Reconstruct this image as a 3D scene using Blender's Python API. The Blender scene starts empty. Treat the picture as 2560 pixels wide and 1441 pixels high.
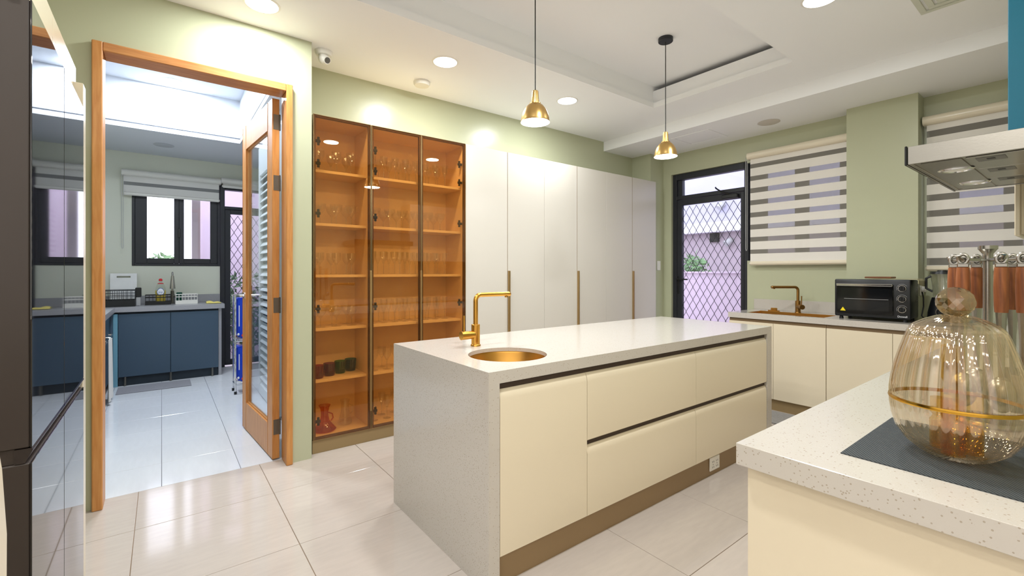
import bpy, bmesh, math, random
from mathutils import Vector, Matrix
random.seed(7)
SC = bpy.context.scene
COL = SC.collection

# ------------------------------------------------------------------ camera
cam_d = bpy.data.cameras.new('camera')
cam = bpy.data.objects.new('camera', cam_d)
COL.objects.link(cam)
YAW = math.radians(52.44)
cam.location = (0, 0, 1.3)
cam.rotation_euler = (math.pi / 2, 0, YAW - math.pi / 2)
cam_d.sensor_width = 36
cam_d.sensor_fit = 'HORIZONTAL'
cam_d.lens = 36 * 1139.0 / 2560
cam_d.shift_y = -(720.5 - 679.3) / 2560
cam_d.clip_start = 0.02
SC.camera = cam

# ------------------------------------------------------------------ world, exposure
w = bpy.data.worlds.new('overcast_sky')
SC.world = w
w.use_nodes = True
bg = w.node_tree.nodes['Background']
bg.inputs[0].default_value = (0.86, 0.86, 1.0, 1)
bg.inputs[1].default_value = 2.9
vs = SC.view_settings
vs.view_transform = 'Standard'
vs.look = 'None'
vs.gamma = 1
vs.use_curve_mapping = False
vs.exposure = 0.58
SC.cycles.use_denoising = True
SC.cycles.max_bounces = 10
SC.cycles.diffuse_bounces = 5
SC.cycles.transparent_max_bounces = 24
SC.cycles.sample_clamp_indirect = 6

KITCHEN_LIGHT = (0.955, 0.985, 1.0)
LIVING_FILL = (1.0, 0.95, 0.86)  # tint of the fill lamps added behind the camera
PANTRY_LIGHT = (0.84, 0.91, 1.0)
DOWN_W = 12.0
PEND_W = 6.0
PANTRY_W = 32.0

# ------------------------------------------------------------------ materials
MATS = {}


def s2l(c):
    return tuple((v / 12.92 if v <= 0.04045 else ((v + 0.055) / 1.055) ** 2.4) for v in (x / 255 for x in c))


def P(name, col, rough=0.5, metal=0.0, ior=1.45, coat=0.0, bump=None, var=None, lin=False, rand=0.0, trans=0.0, aniso=0.0):
    """procedural principled material; bump=(scale,strength); var=(scale,amount) value noise"""
    m = bpy.data.materials.new(name)
    m.use_nodes = True
    nt = m.node_tree
    b = nt.nodes['Principled BSDF']
    c = col if lin else s2l(col)
    b.inputs['Base Color'].default_value = (*c, 1)
    b.inputs['Roughness'].default_value = rough
    b.inputs['Metallic'].default_value = metal
    b.inputs['IOR'].default_value = ior
    b.inputs['Coat Weight'].default_value = coat
    if trans:
        b.inputs['Transmission Weight'].default_value = trans
    if aniso:
        b.inputs['Anisotropic'].default_value = aniso
    tc = nt.nodes.new('ShaderNodeTexCoord')
    if var or rand:
        hsv = nt.nodes.new('ShaderNodeHueSaturation')
        hsv.inputs['Color'].default_value = (*c, 1)
        src = None
        if var:
            n = nt.nodes.new('ShaderNodeTexNoise')
            n.inputs['Scale'].default_value = var[0]
            n.inputs['Detail'].default_value = 4
            mp = nt.nodes.new('ShaderNodeMapping')
            if len(var) > 2:
                mp.inputs['Scale'].default_value = var[2]
            nt.links.new(tc.outputs['Object'], mp.inputs[0])
            nt.links.new(mp.outputs[0], n.inputs['Vector'])
            mr = nt.nodes.new('ShaderNodeMapRange')
            mr.inputs['To Min'].default_value = 1 - var[1]
            mr.inputs['To Max'].default_value = 1 + var[1]
            mr.inputs['From Min'].default_value = 0.3
            mr.inputs['From Max'].default_value = 0.7
            nt.links.new(n.outputs['Fac'], mr.inputs['Value'])
            src = mr.outputs[0]
        if rand:
            oi = nt.nodes.new('ShaderNodeObjectInfo')
            mr2 = nt.nodes.new('ShaderNodeMapRange')
            mr2.inputs['To Min'].default_value = 1 - rand
            mr2.inputs['To Max'].default_value = 1 + rand
            nt.links.new(oi.outputs['Random'], mr2.inputs['Value'])
            if src:
                mu = nt.nodes.new('ShaderNodeMath')
                mu.operation = 'MULTIPLY'
                nt.links.new(src, mu.inputs[0])
                nt.links.new(mr2.outputs[0], mu.inputs[1])
                src = mu.outputs[0]
            else:
                src = mr2.outputs[0]
        nt.links.new(src, hsv.inputs['Value'])
        nt.links.new(hsv.outputs[0], b.inputs['Base Color'])
    if bump:
        n2 = nt.nodes.new('ShaderNodeTexNoise')
        n2.inputs['Scale'].default_value = bump[0]
        n2.inputs['Detail'].default_value = 3
        mp2 = nt.nodes.new('ShaderNodeMapping')
        if len(bump) > 2:
            mp2.inputs['Scale'].default_value = bump[2]
        nt.links.new(tc.outputs['Object'], mp2.inputs[0])
        nt.links.new(mp2.outputs[0], n2.inputs['Vector'])
        bp = nt.nodes.new('ShaderNodeBump')
        bp.inputs['Strength'].default_value = bump[1]
        bp.inputs['Distance'].default_value = 0.002
        nt.links.new(n2.outputs['Fac'], bp.inputs['Height'])
        nt.links.new(bp.outputs[0], b.inputs['Normal'])
    MATS[name] = m
    return m


def GLASS(name, tint, ior=1.5, rough=0.0, refl=(1, 1, 1)):
    """thin pane glass: fresnel mix of a tinted see-through and a mirror"""
    m = bpy.data.materials.new(name)
    m.use_nodes = True
    nt = m.node_tree
    nt.nodes.remove(nt.nodes['Principled BSDF'])
    out = nt.nodes['Material Output']
    fr = nt.nodes.new('ShaderNodeFresnel')
    fr.inputs['IOR'].default_value = ior
    # thin sheets have no inside: use the same fresnel from both sides
    geo = nt.nodes.new('ShaderNodeNewGeometry')
    mi = nt.nodes.new('ShaderNodeMath')
    mi.operation = 'MULTIPLY_ADD'
    mi.inputs[1].default_value = (1 / ior - ior)
    mi.inputs[2].default_value = ior
    nt.links.new(geo.outputs['Backfacing'], mi.inputs[0])
    nt.links.new(mi.outputs[0], fr.inputs['IOR'])
    tr = nt.nodes.new('ShaderNodeBsdfTransparent')
    tr.inputs[0].default_value = (*tint, 1)
    gl = nt.nodes.new('ShaderNodeBsdfGlossy')
    gl.inputs['Color'].default_value = (*refl, 1)
    gl.inputs['Roughness'].default_value = rough
    mx = nt.nodes.new('ShaderNodeMixShader')
    nt.links.new(fr.outputs[0], mx.inputs[0])
    nt.links.new(tr.outputs[0], mx.inputs[1])
    nt.links.new(gl.outputs[0], mx.inputs[2])
    nt.links.new(mx.outputs[0], out.inputs[0])
    MATS[name] = m
    return m


def SHEER(name, col, see):
    m = bpy.data.materials.new(name)
    m.use_nodes = True
    nt = m.node_tree
    nt.nodes.remove(nt.nodes['Principled BSDF'])
    out = nt.nodes['Material Output']
    tr = nt.nodes.new('ShaderNodeBsdfTransparent')
    df = nt.nodes.new('ShaderNodeBsdfDiffuse')
    df.inputs[0].default_value = (*s2l(col), 1)
    mx = nt.nodes.new('ShaderNodeMixShader')
    mx.inputs[0].default_value = 1 - see
    nt.links.new(tr.outputs[0], mx.inputs[1])
    nt.links.new(df.outputs[0], mx.inputs[2])
    nt.links.new(mx.outputs[0], out.inputs[0])
    MATS[name] = m
    return m


def EMIT(name, col, strength):
    m = bpy.data.materials.new(name)
    m.use_nodes = True
    nt = m.node_tree
    nt.nodes.remove(nt.nodes['Principled BSDF'])
    e = nt.nodes.new('ShaderNodeEmission')
    e.inputs[0].default_value = (*col, 1)
    e.inputs[1].default_value = strength
    nt.links.new(e.outputs[0], nt.nodes['Material Output'].inputs[0])
    MATS[name] = m
    return m


def STONE(name, base, fleck, dark, scale=1.0, rough=0.18):
    """quartz composite: pale ground with fine and coarse flecks"""
    m = P(name, base, rough=rough, ior=1.5)
    nt = m.node_tree
    b = nt.nodes['Principled BSDF']
    tc = nt.nodes.new('ShaderNodeTexCoord')
    prev = None
    for sc_, thr, colr, jit in ((330 * scale, 0.36, fleck, 0.6), (170 * scale, 0.32, dark, 0.32), (300 * scale, 0.16, (250, 248, 240), 0.3)):
        v = nt.nodes.new('ShaderNodeTexVoronoi')
        v.inputs['Scale'].default_value = sc_
        nt.links.new(tc.outputs['Object'], v.inputs['Vector'])
        # choose only some cells
        sep = nt.nodes.new('ShaderNodeSeparateColor')
        nt.links.new(v.outputs['Color'], sep.inputs[0])
        sel = nt.nodes.new('ShaderNodeMath')
        sel.operation = 'LESS_THAN'
        sel.inputs[1].default_value = jit * 0.45
        nt.links.new(sep.outputs[0], sel.inputs[0])
        near = nt.nodes.new('ShaderNodeMath')
        near.operation = 'LESS_THAN'
        near.inputs[1].default_value = thr
        nt.links.new(v.outputs['Distance'], near.inputs[0])
        mu = nt.nodes.new('ShaderNodeMath')
        mu.operation = 'MULTIPLY'
        nt.links.new(sel.outputs[0], mu.inputs[0])
        nt.links.new(near.outputs[0], mu.inputs[1])
        fa = nt.nodes.new('ShaderNodeMath')
        fa.operation = 'MULTIPLY'
        fa.inputs[1].default_value = 0.6
        nt.links.new(mu.outputs[0], fa.inputs[0])
        mix = nt.nodes.new('ShaderNodeMix')
        mix.data_type = 'RGBA'
        nt.links.new(fa.outputs[0], mix.inputs['Factor'])
        if prev is None:
            mix.inputs[6].default_value = (*s2l(base), 1)
        else:
            nt.links.new(prev, mix.inputs[6])
        mix.inputs[7].default_value = (*s2l(colr), 1)
        prev = mix.outputs[2]
    nt.links.new(prev, b.inputs['Base Color'])
    return m


def WOODM(name, c1, c2, rough=0.4, axis=2, scale=6.0, stretch=10):
    m = P(name, c1, rough=rough)
    nt = m.node_tree
    b = nt.nodes['Principled BSDF']
    tc = nt.nodes.new('ShaderNodeTexCoord')
    mp = nt.nodes.new('ShaderNodeMapping')
    sc_ = [stretch, stretch, stretch]
    sc_[axis] = 1
    mp.inputs['Scale'].default_value = sc_
    n = nt.nodes.new('ShaderNodeTexNoise')
    n.inputs['Scale'].default_value = scale
    n.inputs['Detail'].default_value = 6
    n.inputs['Distortion'].default_value = 0.6
    rp = nt.nodes.new('ShaderNodeValToRGB')
    rp.color_ramp.elements[0].position = 0.32
    rp.color_ramp.elements[1].position = 0.68
    rp.color_ramp.elements[0].color = (*s2l(c2), 1)
    rp.color_ramp.elements[1].color = (*s2l(c1), 1)
    nt.links.new(tc.outputs['Object'], mp.inputs[0])
    nt.links.new(mp.outputs[0], n.inputs['Vector'])
    nt.links.new(n.outputs['Fac'], rp.inputs[0])
    nt.links.new(rp.outputs[0], b.inputs['Base Color'])
    return m


P('wall_paint', (184, 187, 158), 0.28, bump=(90, 0.03))
P('pantry_paint', (210, 212, 198), 0.5, bump=(90, 0.03))
P('ceiling_paint', (247, 248, 250), 0.6)
P('pantry_ceiling', (202, 206, 213), 0.6)
P('tile_cream', (186, 176, 167), 0.10, var=(7, 0.035, (1, 6, 1)), rand=0.012, ior=1.5)
P('tile_white', (208, 211, 216), 0.13, var=(6, 0.02, (6, 1, 1)), rand=0.012, ior=1.5)
P('grout', (138, 116, 92), 0.9)
P('grout_grey', (110, 112, 118), 0.9)
STONE('quartz', (192, 186, 177), (184, 174, 158), (146, 130, 106), 1.0, 0.14)
STONE('grey_stone', (152, 152, 156), (130, 130, 134), (176, 176, 180), 1.0, 0.3)
P('cream_lacquer', (220, 208, 183), 0.26, ior=1.5)
P('white_lacquer', (209, 204, 194), 0.3, ior=1.5)
P('cream_edge', (200, 186, 158), 0.5)
P('bronze_strip', (112, 92, 66), 0.45)
P('kick_tan', (150, 126, 92), 0.42, metal=0.25)
P('kick_gold', (158, 136, 98), 0.4, metal=0.35)
P('dark_slot', (62, 48, 38), 0.6)
P('gold_profile', (178, 150, 104), 0.32, metal=0.85)
P('brass', (214, 160, 74), 0.26, metal=1.0, bump=(300, 0.06, (1, 1, 0.02)), aniso=0.5)
P('brass_pale', (208, 172, 108), 0.3, metal=1.0, bump=(260, 0.05, (1, 1, 0.02)))
P('brass_satin', (206, 156, 78), 0.34, metal=1.0, bump=(260, 0.08, (1, 1, 0.03)))
P('brass_dark', (158, 120, 66), 0.4, metal=1.0)
P('laminate', (228, 198, 156), 0.55, var=(5, 0.05))
P('bronze_frame', (104, 76, 46), 0.35, metal=0.6)
P('hinge_dark', (44, 36, 30), 0.5)
P('black_metal', (36, 38, 44), 0.42, ior=1.45)
P('black_plastic', (22, 24, 27), 0.35)
P('black_gloss', (14, 15, 17), 0.08)
P('steel', (160, 157, 150), 0.27, metal=1.0, bump=(200, 0.04, (0.03, 1, 1)))
P('steel_dark', (120, 118, 112), 0.4, metal=1.0)
P('chrome', (224, 224, 226), 0.12, metal=1.0)
WOODM('wood_frame', (204, 146, 84), (186, 124, 64), 0.38, 2)
WOODM('wood_frame_x', (198, 140, 84), (176, 116, 66), 0.38, 0)
WOODM('walnut', (158, 94, 52), (104, 54, 30), 0.45, 2, 9.0)
WOODM('walnut_board', (140, 92, 58), (108, 66, 40), 0.5, 1)
P('white_plastic', (238, 236, 230), 0.35)
P('grey_plastic', (176, 176, 176), 0.4)
P('fabric_cream', (230, 226, 219), 0.85)
P('fabric_grey', (206, 204, 200), 0.85)
P('blind_case', (230, 220, 198), 0.22)
P('blind_case_grey', (216, 214, 208), 0.3)
SHEER('sheer', (150, 146, 138), 0.42)
SHEER('sheer_grey', (150, 150, 150), 0.42)
GLASS('pane', (0.93, 0.95, 0.97))
GLASS('amber_pane', (0.95, 0.825, 0.63), 1.5)
GLASS('clear_glass', (0.93, 0.93, 0.92), 1.8, 0.07)
GLASS('champagne', (0.945, 0.905, 0.83), 2.1, 0.03, (1, 0.94, 0.86))
GLASS('champagne_bowl', (0.92, 0.89, 0.84), 2.0, 0.03, (1, 0.95, 0.86))
GLASS('knob_glass', (0.70, 0.60, 0.42), 2.8, 0.04, (1, 0.9, 0.74))
GLASS('amber_glass', (0.95, 0.80, 0.42), 1.7, 0.04, (1, 0.86, 0.5))
GLASS('copper_glass', (0.80, 0.42, 0.26), 1.8, 0.03, (1, 0.8, 0.66))
GLASS('maroon_glass', (0.66, 0.30, 0.36), 1.6)
GLASS('purple_glass', (0.58, 0.38, 0.58), 1.6)
GLASS('green_glass', (0.36, 0.62, 0.34), 1.6)
GLASS('teal_glass', (0.28, 0.54, 0.54), 1.6)
GLASS('soap_clear', (0.9, 0.92, 0.9), 1.45)
P('soap_yellow', (226, 196, 70), 0.25)
P('gold_band', (206, 158, 62), 0.2, metal=1.0)
P('fridge_side', (54, 46, 41), 0.45)
P('fridge_glass', (20, 20, 23), 0.03, ior=1.8, coat=0.0)
P('fridge_trim', (92, 88, 92), 0.22, metal=1.0)
P('navy_laminate', (60, 80, 98), 0.5, bump=(200, 0.05))
P('sky_laminate', (108, 158, 178), 0.5)
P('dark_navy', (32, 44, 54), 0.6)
P('film_teal', (0, 104, 130), 0.45)
P('placemat', (52, 56, 58), 0.75)
P('rug_grey', (148, 146, 144), 0.95, bump=(400, 0.6), var=(180, 0.2))
P('mat_grey', (132, 132, 138), 0.95, bump=(300, 0.5), var=(120, 0.08))
P('towel', (226, 222, 216), 0.9, var=(60, 0.08, (1, 6, 0.1)))
P('beige_cloth', (176, 170, 136), 0.9, bump=(120, 0.5))
P('yellow_cloth', (222, 206, 116), 0.9)
P('green_sponge', (30, 74, 60), 0.9)
P('blue_plastic', (14, 62, 196), 0.35)
P('red_plastic', (222, 66, 56), 0.4)
P('cap_red', (206, 30, 40), 0.35)
P('label_white', (240, 240, 244), 0.5)
P('label_blue', (44, 92, 160), 0.5)
P('label_yellow', (238, 214, 20), 0.5)
P('label_black', (20, 20, 20), 0.5)
P('print_grey', (190, 190, 190), 0.5)
P('board_white', (228, 228, 228), 0.5, var=(9, 0.04))
P('cord_black', (34, 33, 32), 0.6)
P('lavender_wall', (206, 186, 204), 0.9)
P('grey_wall', (176, 162, 170), 0.9)
P('white_wall', (180, 178, 198), 0.9)
P('beam_white', (216, 214, 226), 0.9)
P('paving', (176, 170, 172), 0.9)
P('leaf', (110, 146, 96), 0.6)
P('leaf_dark', (70, 92, 60), 0.6)
P('louver_white', (214, 220, 222), 0.5)
P('speaker_mesh', (206, 200, 190), 0.7)
P('speaker_mesh_cool', (176, 180, 186), 0.7)
P('detector', (232, 228, 218), 0.4)
P('oven_glass', (16, 18, 20), 0.06, ior=1.5)
P('interior_dark', (18, 17, 16), 0.8)
EMIT('lamp_glow', (1.0, 0.97, 0.92), 9.0)
EMIT('pendant_glow', (1.0, 0.96, 0.88), 5.0)
EMIT('pantry_glow', (0.95, 0.98, 1.0), 12.0)
EMIT('led_blue', (0.5, 0.9, 1.0), 1.0)


# ------------------------------------------------------------------ mesh builder
class MB:
    def __init__(self):
        self.bm = bmesh.new()

    def box(self, x0, x1, y0, y1, z0, z1, bev=0.0, seg=1):
        r = bmesh.ops.create_cube(self.bm, size=1.0)
        vsx = r['verts']
        for v in vsx:
            v.co = Vector(((x0 + x1) / 2 + v.co.x * (x1 - x0), (y0 + y1) / 2 + v.co.y * (y1 - y0), (z0 + z1) / 2 + v.co.z * (z1 - z0)))
        if bev:
            es = list({e for v in vsx for e in v.link_edges})
            bmesh.ops.bevel(self.bm, geom=es, offset=bev, segments=seg, affect='EDGES', profile=0.5)
        return self

    def obox(self, org, ux, uy, uz, bev=0.0):
        """oriented box: corner org, edge vectors"""
        org, ux, uy, uz = map(Vector, (org, ux, uy, uz))
        r = bmesh.ops.create_cube(self.bm, size=1.0)
        vsx = r['verts']
        for v in vsx:
            a, b, c = v.co.x + .5, v.co.y + .5, v.co.z + .5
            v.co = org + ux * a + uy * b + uz * c
        if bev:
            es = list({e for v in vsx for e in v.link_edges})
            bmesh.ops.bevel(self.bm, geom=es, offset=bev, segments=1, affect='EDGES', profile=0.5)
        return self

    def ring(self, pts):
        return [self.bm.verts.new(p) for p in pts]

    def bridge(self, a, b):
        n = len(a)
        for i in range(n):
            self.bm.faces.new((a[i], a[(i + 1) % n], b[(i + 1) % n], b[i]))

    def cyl(self, p0, p1, r0, r1=None, seg=20, caps=True):
        p0, p1 = Vector(p0), Vector(p1)
        r1 = r0 if r1 is None else r1
        d = (p1 - p0).normalized()
        u = d.orthogonal().normalized()
        v = d.cross(u)
        A = self.ring([p0 + (u * math.cos(t) + v * math.sin(t)) * r0 for t in (2 * math.pi * i / seg for i in range(seg))])
        B = self.ring([p1 + (u * math.cos(t) + v * math.sin(t)) * r1 for t in (2 * math.pi * i / seg for i in range(seg))])
        self.bridge(A, B)
        if caps:
            self.bm.faces.new(A[::-1])
            self.bm.faces.new(B)
        return self

    def tube(self, pts, r, seg=8, closed=False, caps=True):
        pts = [Vector(p) for p in pts]
        n = len(pts)
        rings = []
        u = None
        for i, p in enumerate(pts):
            if closed:
                d = (pts[(i + 1) % n] - pts[i - 1]).normalized()
            else:
                d = (pts[min(i + 1, n - 1)] - pts[max(i - 1, 0)]).normalized()
            if u is None:
                u = d.orthogonal().normalized()
            else:
                u = (u - d * u.dot(d)).normalized()
            v = d.cross(u)
            rr = r[i] if isinstance(r, (list, tuple)) else r
            rings.append(self.ring([p + (u * math.cos(t) + v * math.sin(t)) * rr for t in (2 * math.pi * k / seg for k in range(seg))]))
        for a, b in zip(rings, rings[1:]):
            self.bridge(a, b)
        if closed:
            self.bridge(rings[-1], rings[0])
        elif caps:
            self.bm.faces.new(rings[0][::-1])
            self.bm.faces.new(rings[-1])
        return self

    def lathe(self, prof, c=(0, 0), seg=24, fr=None):
        """prof list of (r,z); fr(angle, r, z)->r modulation"""
        rings = []
        for r, z in prof:
            if r <= 1e-6:
                rings.append([self.bm.verts.new((c[0], c[1], z))])
            else:
                pts = []
                for i in range(seg):
                    t = 2 * math.pi * i / seg
                    rr = fr(t, r, z) if fr else r
                    pts.append((c[0] + rr * math.cos(t), c[1] + rr * math.sin(t), z))
                rings.append(self.ring(pts))
        for a, b in zip(rings, rings[1:]):
            if len(a) == 1 and len(b) > 1:
                for i in range(seg):
                    self.bm.faces.new((a[0], b[(i + 1) % seg], b[i]))
            elif len(b) == 1 and len(a) > 1:
                for i in range(seg):
                    self.bm.faces.new((a[i], a[(i + 1) % seg], b[0]))
            elif len(a) > 1:
                self.bridge(a, b)
        return self

    def prism(self, poly, axis, a0, a1):
        """extrude polygon along axis ('x': poly in (y,z); 'y': (x,z); 'z': (x,y))"""
        def mk(p, a):
            return {'x': (a, p[0], p[1]), 'y': (p[0], a, p[1]), 'z': (p[0], p[1], a)}[axis]
        A = self.ring([mk(p, a0) for p in poly])
        B = self.ring([mk(p, a1) for p in poly])
        self.bridge(A, B)
        self.bm.faces.new(A[::-1])
        self.bm.faces.new(B)
        return self

    def sphere(self, c, r, seg=16, rings=10, sc=(1, 1, 1)):
        prof = [(math.sin(math.pi * i / rings), -math.cos(math.pi * i / rings)) for i in range(rings + 1)]
        st = len(self.bm.verts)
        self.lathe([(abs(a), b) for a, b in prof], (0, 0), seg)
        self.bm.verts.ensure_lookup_table()
        for v in self.bm.verts[st:]:
            v.co = Vector((c[0] + v.co.x * r * sc[0], c[1] + v.co.y * r * sc[1], c[2] + v.co.z * r * sc[2]))
        return self

    def grid(self, f, nu, nv):
        vv = [[self.bm.verts.new(f(i / nu, j / nv)) for j in range(nv + 1)] for i in range(nu + 1)]
        for i in range(nu):
            for j in range(nv):
                self.bm.faces.new((vv[i][j], vv[i + 1][j], vv[i + 1][j + 1], vv[i][j + 1]))
        return self

    def sheet(self, f, nu, nv, th):
        """closed thin sheet: f(u,v)->point, offset th along normal estimate"""
        def nrm(u, v):
            e = 1e-3
            a = Vector(f(min(u + e, 1), v)) - Vector(f(max(u - e, 0), v))
            b = Vector(f(u, min(v + e, 1))) - Vector(f(u, max(v - e, 0)))
            return a.cross(b).normalized()
        T = [[self.bm.verts.new(Vector(f(i / nu, j / nv)) + nrm(i / nu, j / nv) * th / 2) for j in range(nv + 1)] for i in range(nu + 1)]
        B = [[self.bm.verts.new(Vector(f(i / nu, j / nv)) - nrm(i / nu, j / nv) * th / 2) for j in range(nv + 1)] for i in range(nu + 1)]
        for i in range(nu):
            for j in range(nv):
                self.bm.faces.new((T[i][j], T[i + 1][j], T[i + 1][j + 1], T[i][j + 1]))
                self.bm.faces.new((B[i][j], B[i][j + 1], B[i + 1][j + 1], B[i + 1][j]))
        for i in range(nu):
            self.bm.faces.new((T[i][0], B[i][0], B[i + 1][0], T[i + 1][0]))
            self.bm.faces.new((T[i][nv], T[i + 1][nv], B[i + 1][nv], B[i][nv]))
        for j in range(nv):
            self.bm.faces.new((T[0][j], T[0][j + 1], B[0][j + 1], B[0][j]))
            self.bm.faces.new((T[nu][j], B[nu][j], B[nu][j + 1], T[nu][j + 1]))
        return self

    def mesh(self, name, org, mat, sharp=35, recalc=True):
        if recalc:
            bmesh.ops.recalc_face_normals(self.bm, faces=self.bm.faces)
        for v in self.bm.verts:
            v.co -= Vector(org)
        me = bpy.data.meshes.new(name)
        self.bm.to_mesh(me)
        self.bm.free()
        me.materials.append(MATS[mat])
        for p in me.polygons:
            p.use_smooth = True
        me.set_sharp_from_angle(angle=math.radians(sharp))
        return me


ORG = {}


def setp(o, label=None, cat=None, group=None, kind=None):
    if label:
        o['label'] = label
    if cat:
        o['category'] = cat
    if group:
        o['group'] = group
    if kind:
        o['kind'] = kind


def thing(name, loc, label=None, cat=None, group=None, kind=None):
    o = bpy.data.objects.new(name, None)
    o.empty_display_size = 0.05
    COL.objects.link(o)
    o.location = loc
    ORG[o.name] = Vector(loc)
    setp(o, label, cat, group, kind)
    return o


def part(name, mb, mat, parent, label=None, sharp=35, kind=None, recalc=True):
    org = ORG[parent.name]
    o = bpy.data.objects.new(name, mb.mesh(name, org, mat, sharp, recalc))
    COL.objects.link(o)
    o.parent = parent
    ORG[o.name] = org
    setp(o, label, None, None, kind)
    return o


def solo(name, mb, mat, label=None, cat=None, group=None, kind=None, sharp=35, recalc=True):
    vs_ = [v.co for v in mb.bm.verts]
    lo = [min(c[i] for c in vs_) for i in range(3)]
    hi = [max(c[i] for c in vs_) for i in range(3)]
    org = Vector(((lo[0] + hi[0]) / 2, (lo[1] + hi[1]) / 2, lo[2]))
    o = bpy.data.objects.new(name, mb.mesh(name, org, mat, sharp, recalc))
    COL.objects.link(o)
    o.location = org
    ORG[o.name] = org
    setp(o, label, cat, group, kind)
    return o


def dup(root, loc, label=None, group=None, rotz=None):
    def rec(o, parent):
        c = o.copy()
        COL.objects.link(c)
        if parent:
            c.parent = parent
        for ch in list(o.children):
            if ch.name in ORG:
                rec(ch, c)
        return c
    r = rec(root, None)
    r.location = loc
    if rotz is not None:
        r.rotation_euler.z = rotz
    ORG[r.name] = Vector(loc)
    if label:
        r['label'] = label
    if group:
        r['group'] = group
    return r


def area(name, loc, r, power, col, spread=150, size=None, rot=(0, 0, 0)):
    l = bpy.data.lights.new(name, 'AREA')
    l.shape = 'DISK'
    l.size = 2 * r
    l.energy = power
    l.color = col
    l.spread = math.radians(spread)
    o = bpy.data.objects.new(name, l)
    COL.objects.link(o)
    o.location = loc
    o.rotation_euler = rot
    return o


def text_mb(s, size, ext, mat4):
    cu = bpy.data.curves.new('txt', 'FONT')
    cu.body = s
    cu.size = size
    cu.extrude = ext
    cu.align_x = 'CENTER'
    cu.align_y = 'CENTER'
    cu.resolution_u = 3
    to = bpy.data.objects.new('txt', cu)
    COL.objects.link(to)
    dg = bpy.context.evaluated_depsgraph_get()
    me = bpy.data.meshes.new_from_object(to.evaluated_get(dg))
    bpy.data.objects.remove(to)
    bpy.data.curves.remove(cu)
    mb = MB()
    mb.bm.from_mesh(me)
    bpy.data.meshes.remove(me)
    mb.bm.transform(mat4)
    return mb


def frame_mat(origin, right, up):
    right, up = Vector(right), Vector(up)
    n = right.cross(up)
    m = Matrix((right, up, n)).transposed().to_4x4()
    m.translation = Vector(origin)
    return m


# ================================================================== THE SETTING
ZC = 2.895          # kitchen ceiling
YP, YT = 3.36, 3.475  # partition front, threshold
YB = 3.755          # wall above the tall cabinets
XW = 5.137          # wall with the garden door
XL = -1.0           # fridge wall
XV = -3.6           # unseen living area behind the camera, added for even light
YL = 1.45
YR = -3.0           # rear of the room behind the camera
XC0 = 0.827         # end of the partition
TP = 0.63

# floors with individually laid tiles
_tile_cache = {}


def lay_tiles(parent, xs, ys, mat, gap=0.0028):
    for i in range(len(xs) - 1):
        for j in range(len(ys) - 1):
            wx, wy = xs[i + 1] - xs[i] - gap, ys[j + 1] - ys[j] - gap
            if wx < 0.02 or wy < 0.02:
                continue
            key = (round(wx, 3), round(wy, 3), mat)
            if key not in _tile_cache:
                mb = MB().box(-wx / 2, wx / 2, -wy / 2, wy / 2, -0.010, 0.0, 0.0012)
                _tile_cache[key] = mb.mesh('tile', (0, 0, 0), mat)
            o = bpy.data.objects.new('tile', _tile_cache[key])
            COL.objects.link(o)
            o.parent = parent
            o.location = Vector(((xs[i] + xs[i + 1]) / 2, (ys[j] + ys[j + 1]) / 2, 0)) - ORG[parent.name]


def lines(first, pitch, lo, hi):
    k = math.ceil((lo - first) / pitch)
    out = [lo]
    v = first + k * pitch
    while v < hi - 1e-6:
        if v > lo + 0.02:
            out.append(v)
        v += pitch
    out.append(hi)
    return out


fl = solo('floor', MB().box(XL, XW, YL, YT, -0.12, -0.0035).box(XV, XW, YR, YL, -0.12, -0.0035), 'grout', 'cream polished floor of large square tiles', None, None, 'structure')
ys_ = lines(2.97 - 12 * TP, TP, YR, YT)
lay_tiles(fl, lines(-0.108 - 8 * TP, TP, XL, XW), [y for y in ys_ if y > YL - .4], 'tile_cream')
lay_tiles(fl, lines(-0.108 - 8 * TP, TP, XV, XW), [y for y in ys_ if y < YL + .3 and y <= min(q for q in ys_ if q > YL - .4) + 1e-6], 'tile_cream')
fp = solo('floor_pantry', MB().box(-1.03, 1.62, YT, 7.33, -0.12, -0.0035), 'grout_grey', 'cool white floor of tiles in the back kitchen', None, None, 'structure')
lay_tiles(fp, lines(0.0, 0.415, -1.03, 1.62), lines(YT, 0.421, YT, 7.33), 'tile_white')

# partition wall with the timber door
OX0, OX1, OZ = -0.255, 0.66, 2.505
mb = MB()
mb.box(XL - .1, OX0 - .045, YP, YT, 0, 3.3)
mb.box(OX1 + .04, XC0, YP, YT, 0, 3.3)
mb.box(OX0 - .045, OX1 + .04, YP, YT, OZ + .045, 3.3)
mb.box(0.735, XC0, YT, YB + .115, 0, 3.3)
solo('wall_partition', mb, 'wall_paint', 'sage green wall around the timber doorway', None, None, 'structure')
solo('wall_back', MB().box(XC0, XW, YB, YB + .115, 0, 3.3), 'wall_paint', 'sage green wall above the tall cabinets', None, None, 'structure')
# columns
solo('wall_column_corner', MB().box(4.865, XW, 3.473, YB, 0, 2.779), 'wall_paint', 'sage green column in the corner by the white cabinets', None, None, 'structure')
solo('wall_column_window', MB().box(4.947, XW, .937, 1.433, 0, 2.779), 'wall_paint', 'sage green column between the two striped blinds', None, None, 'structure')
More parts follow.
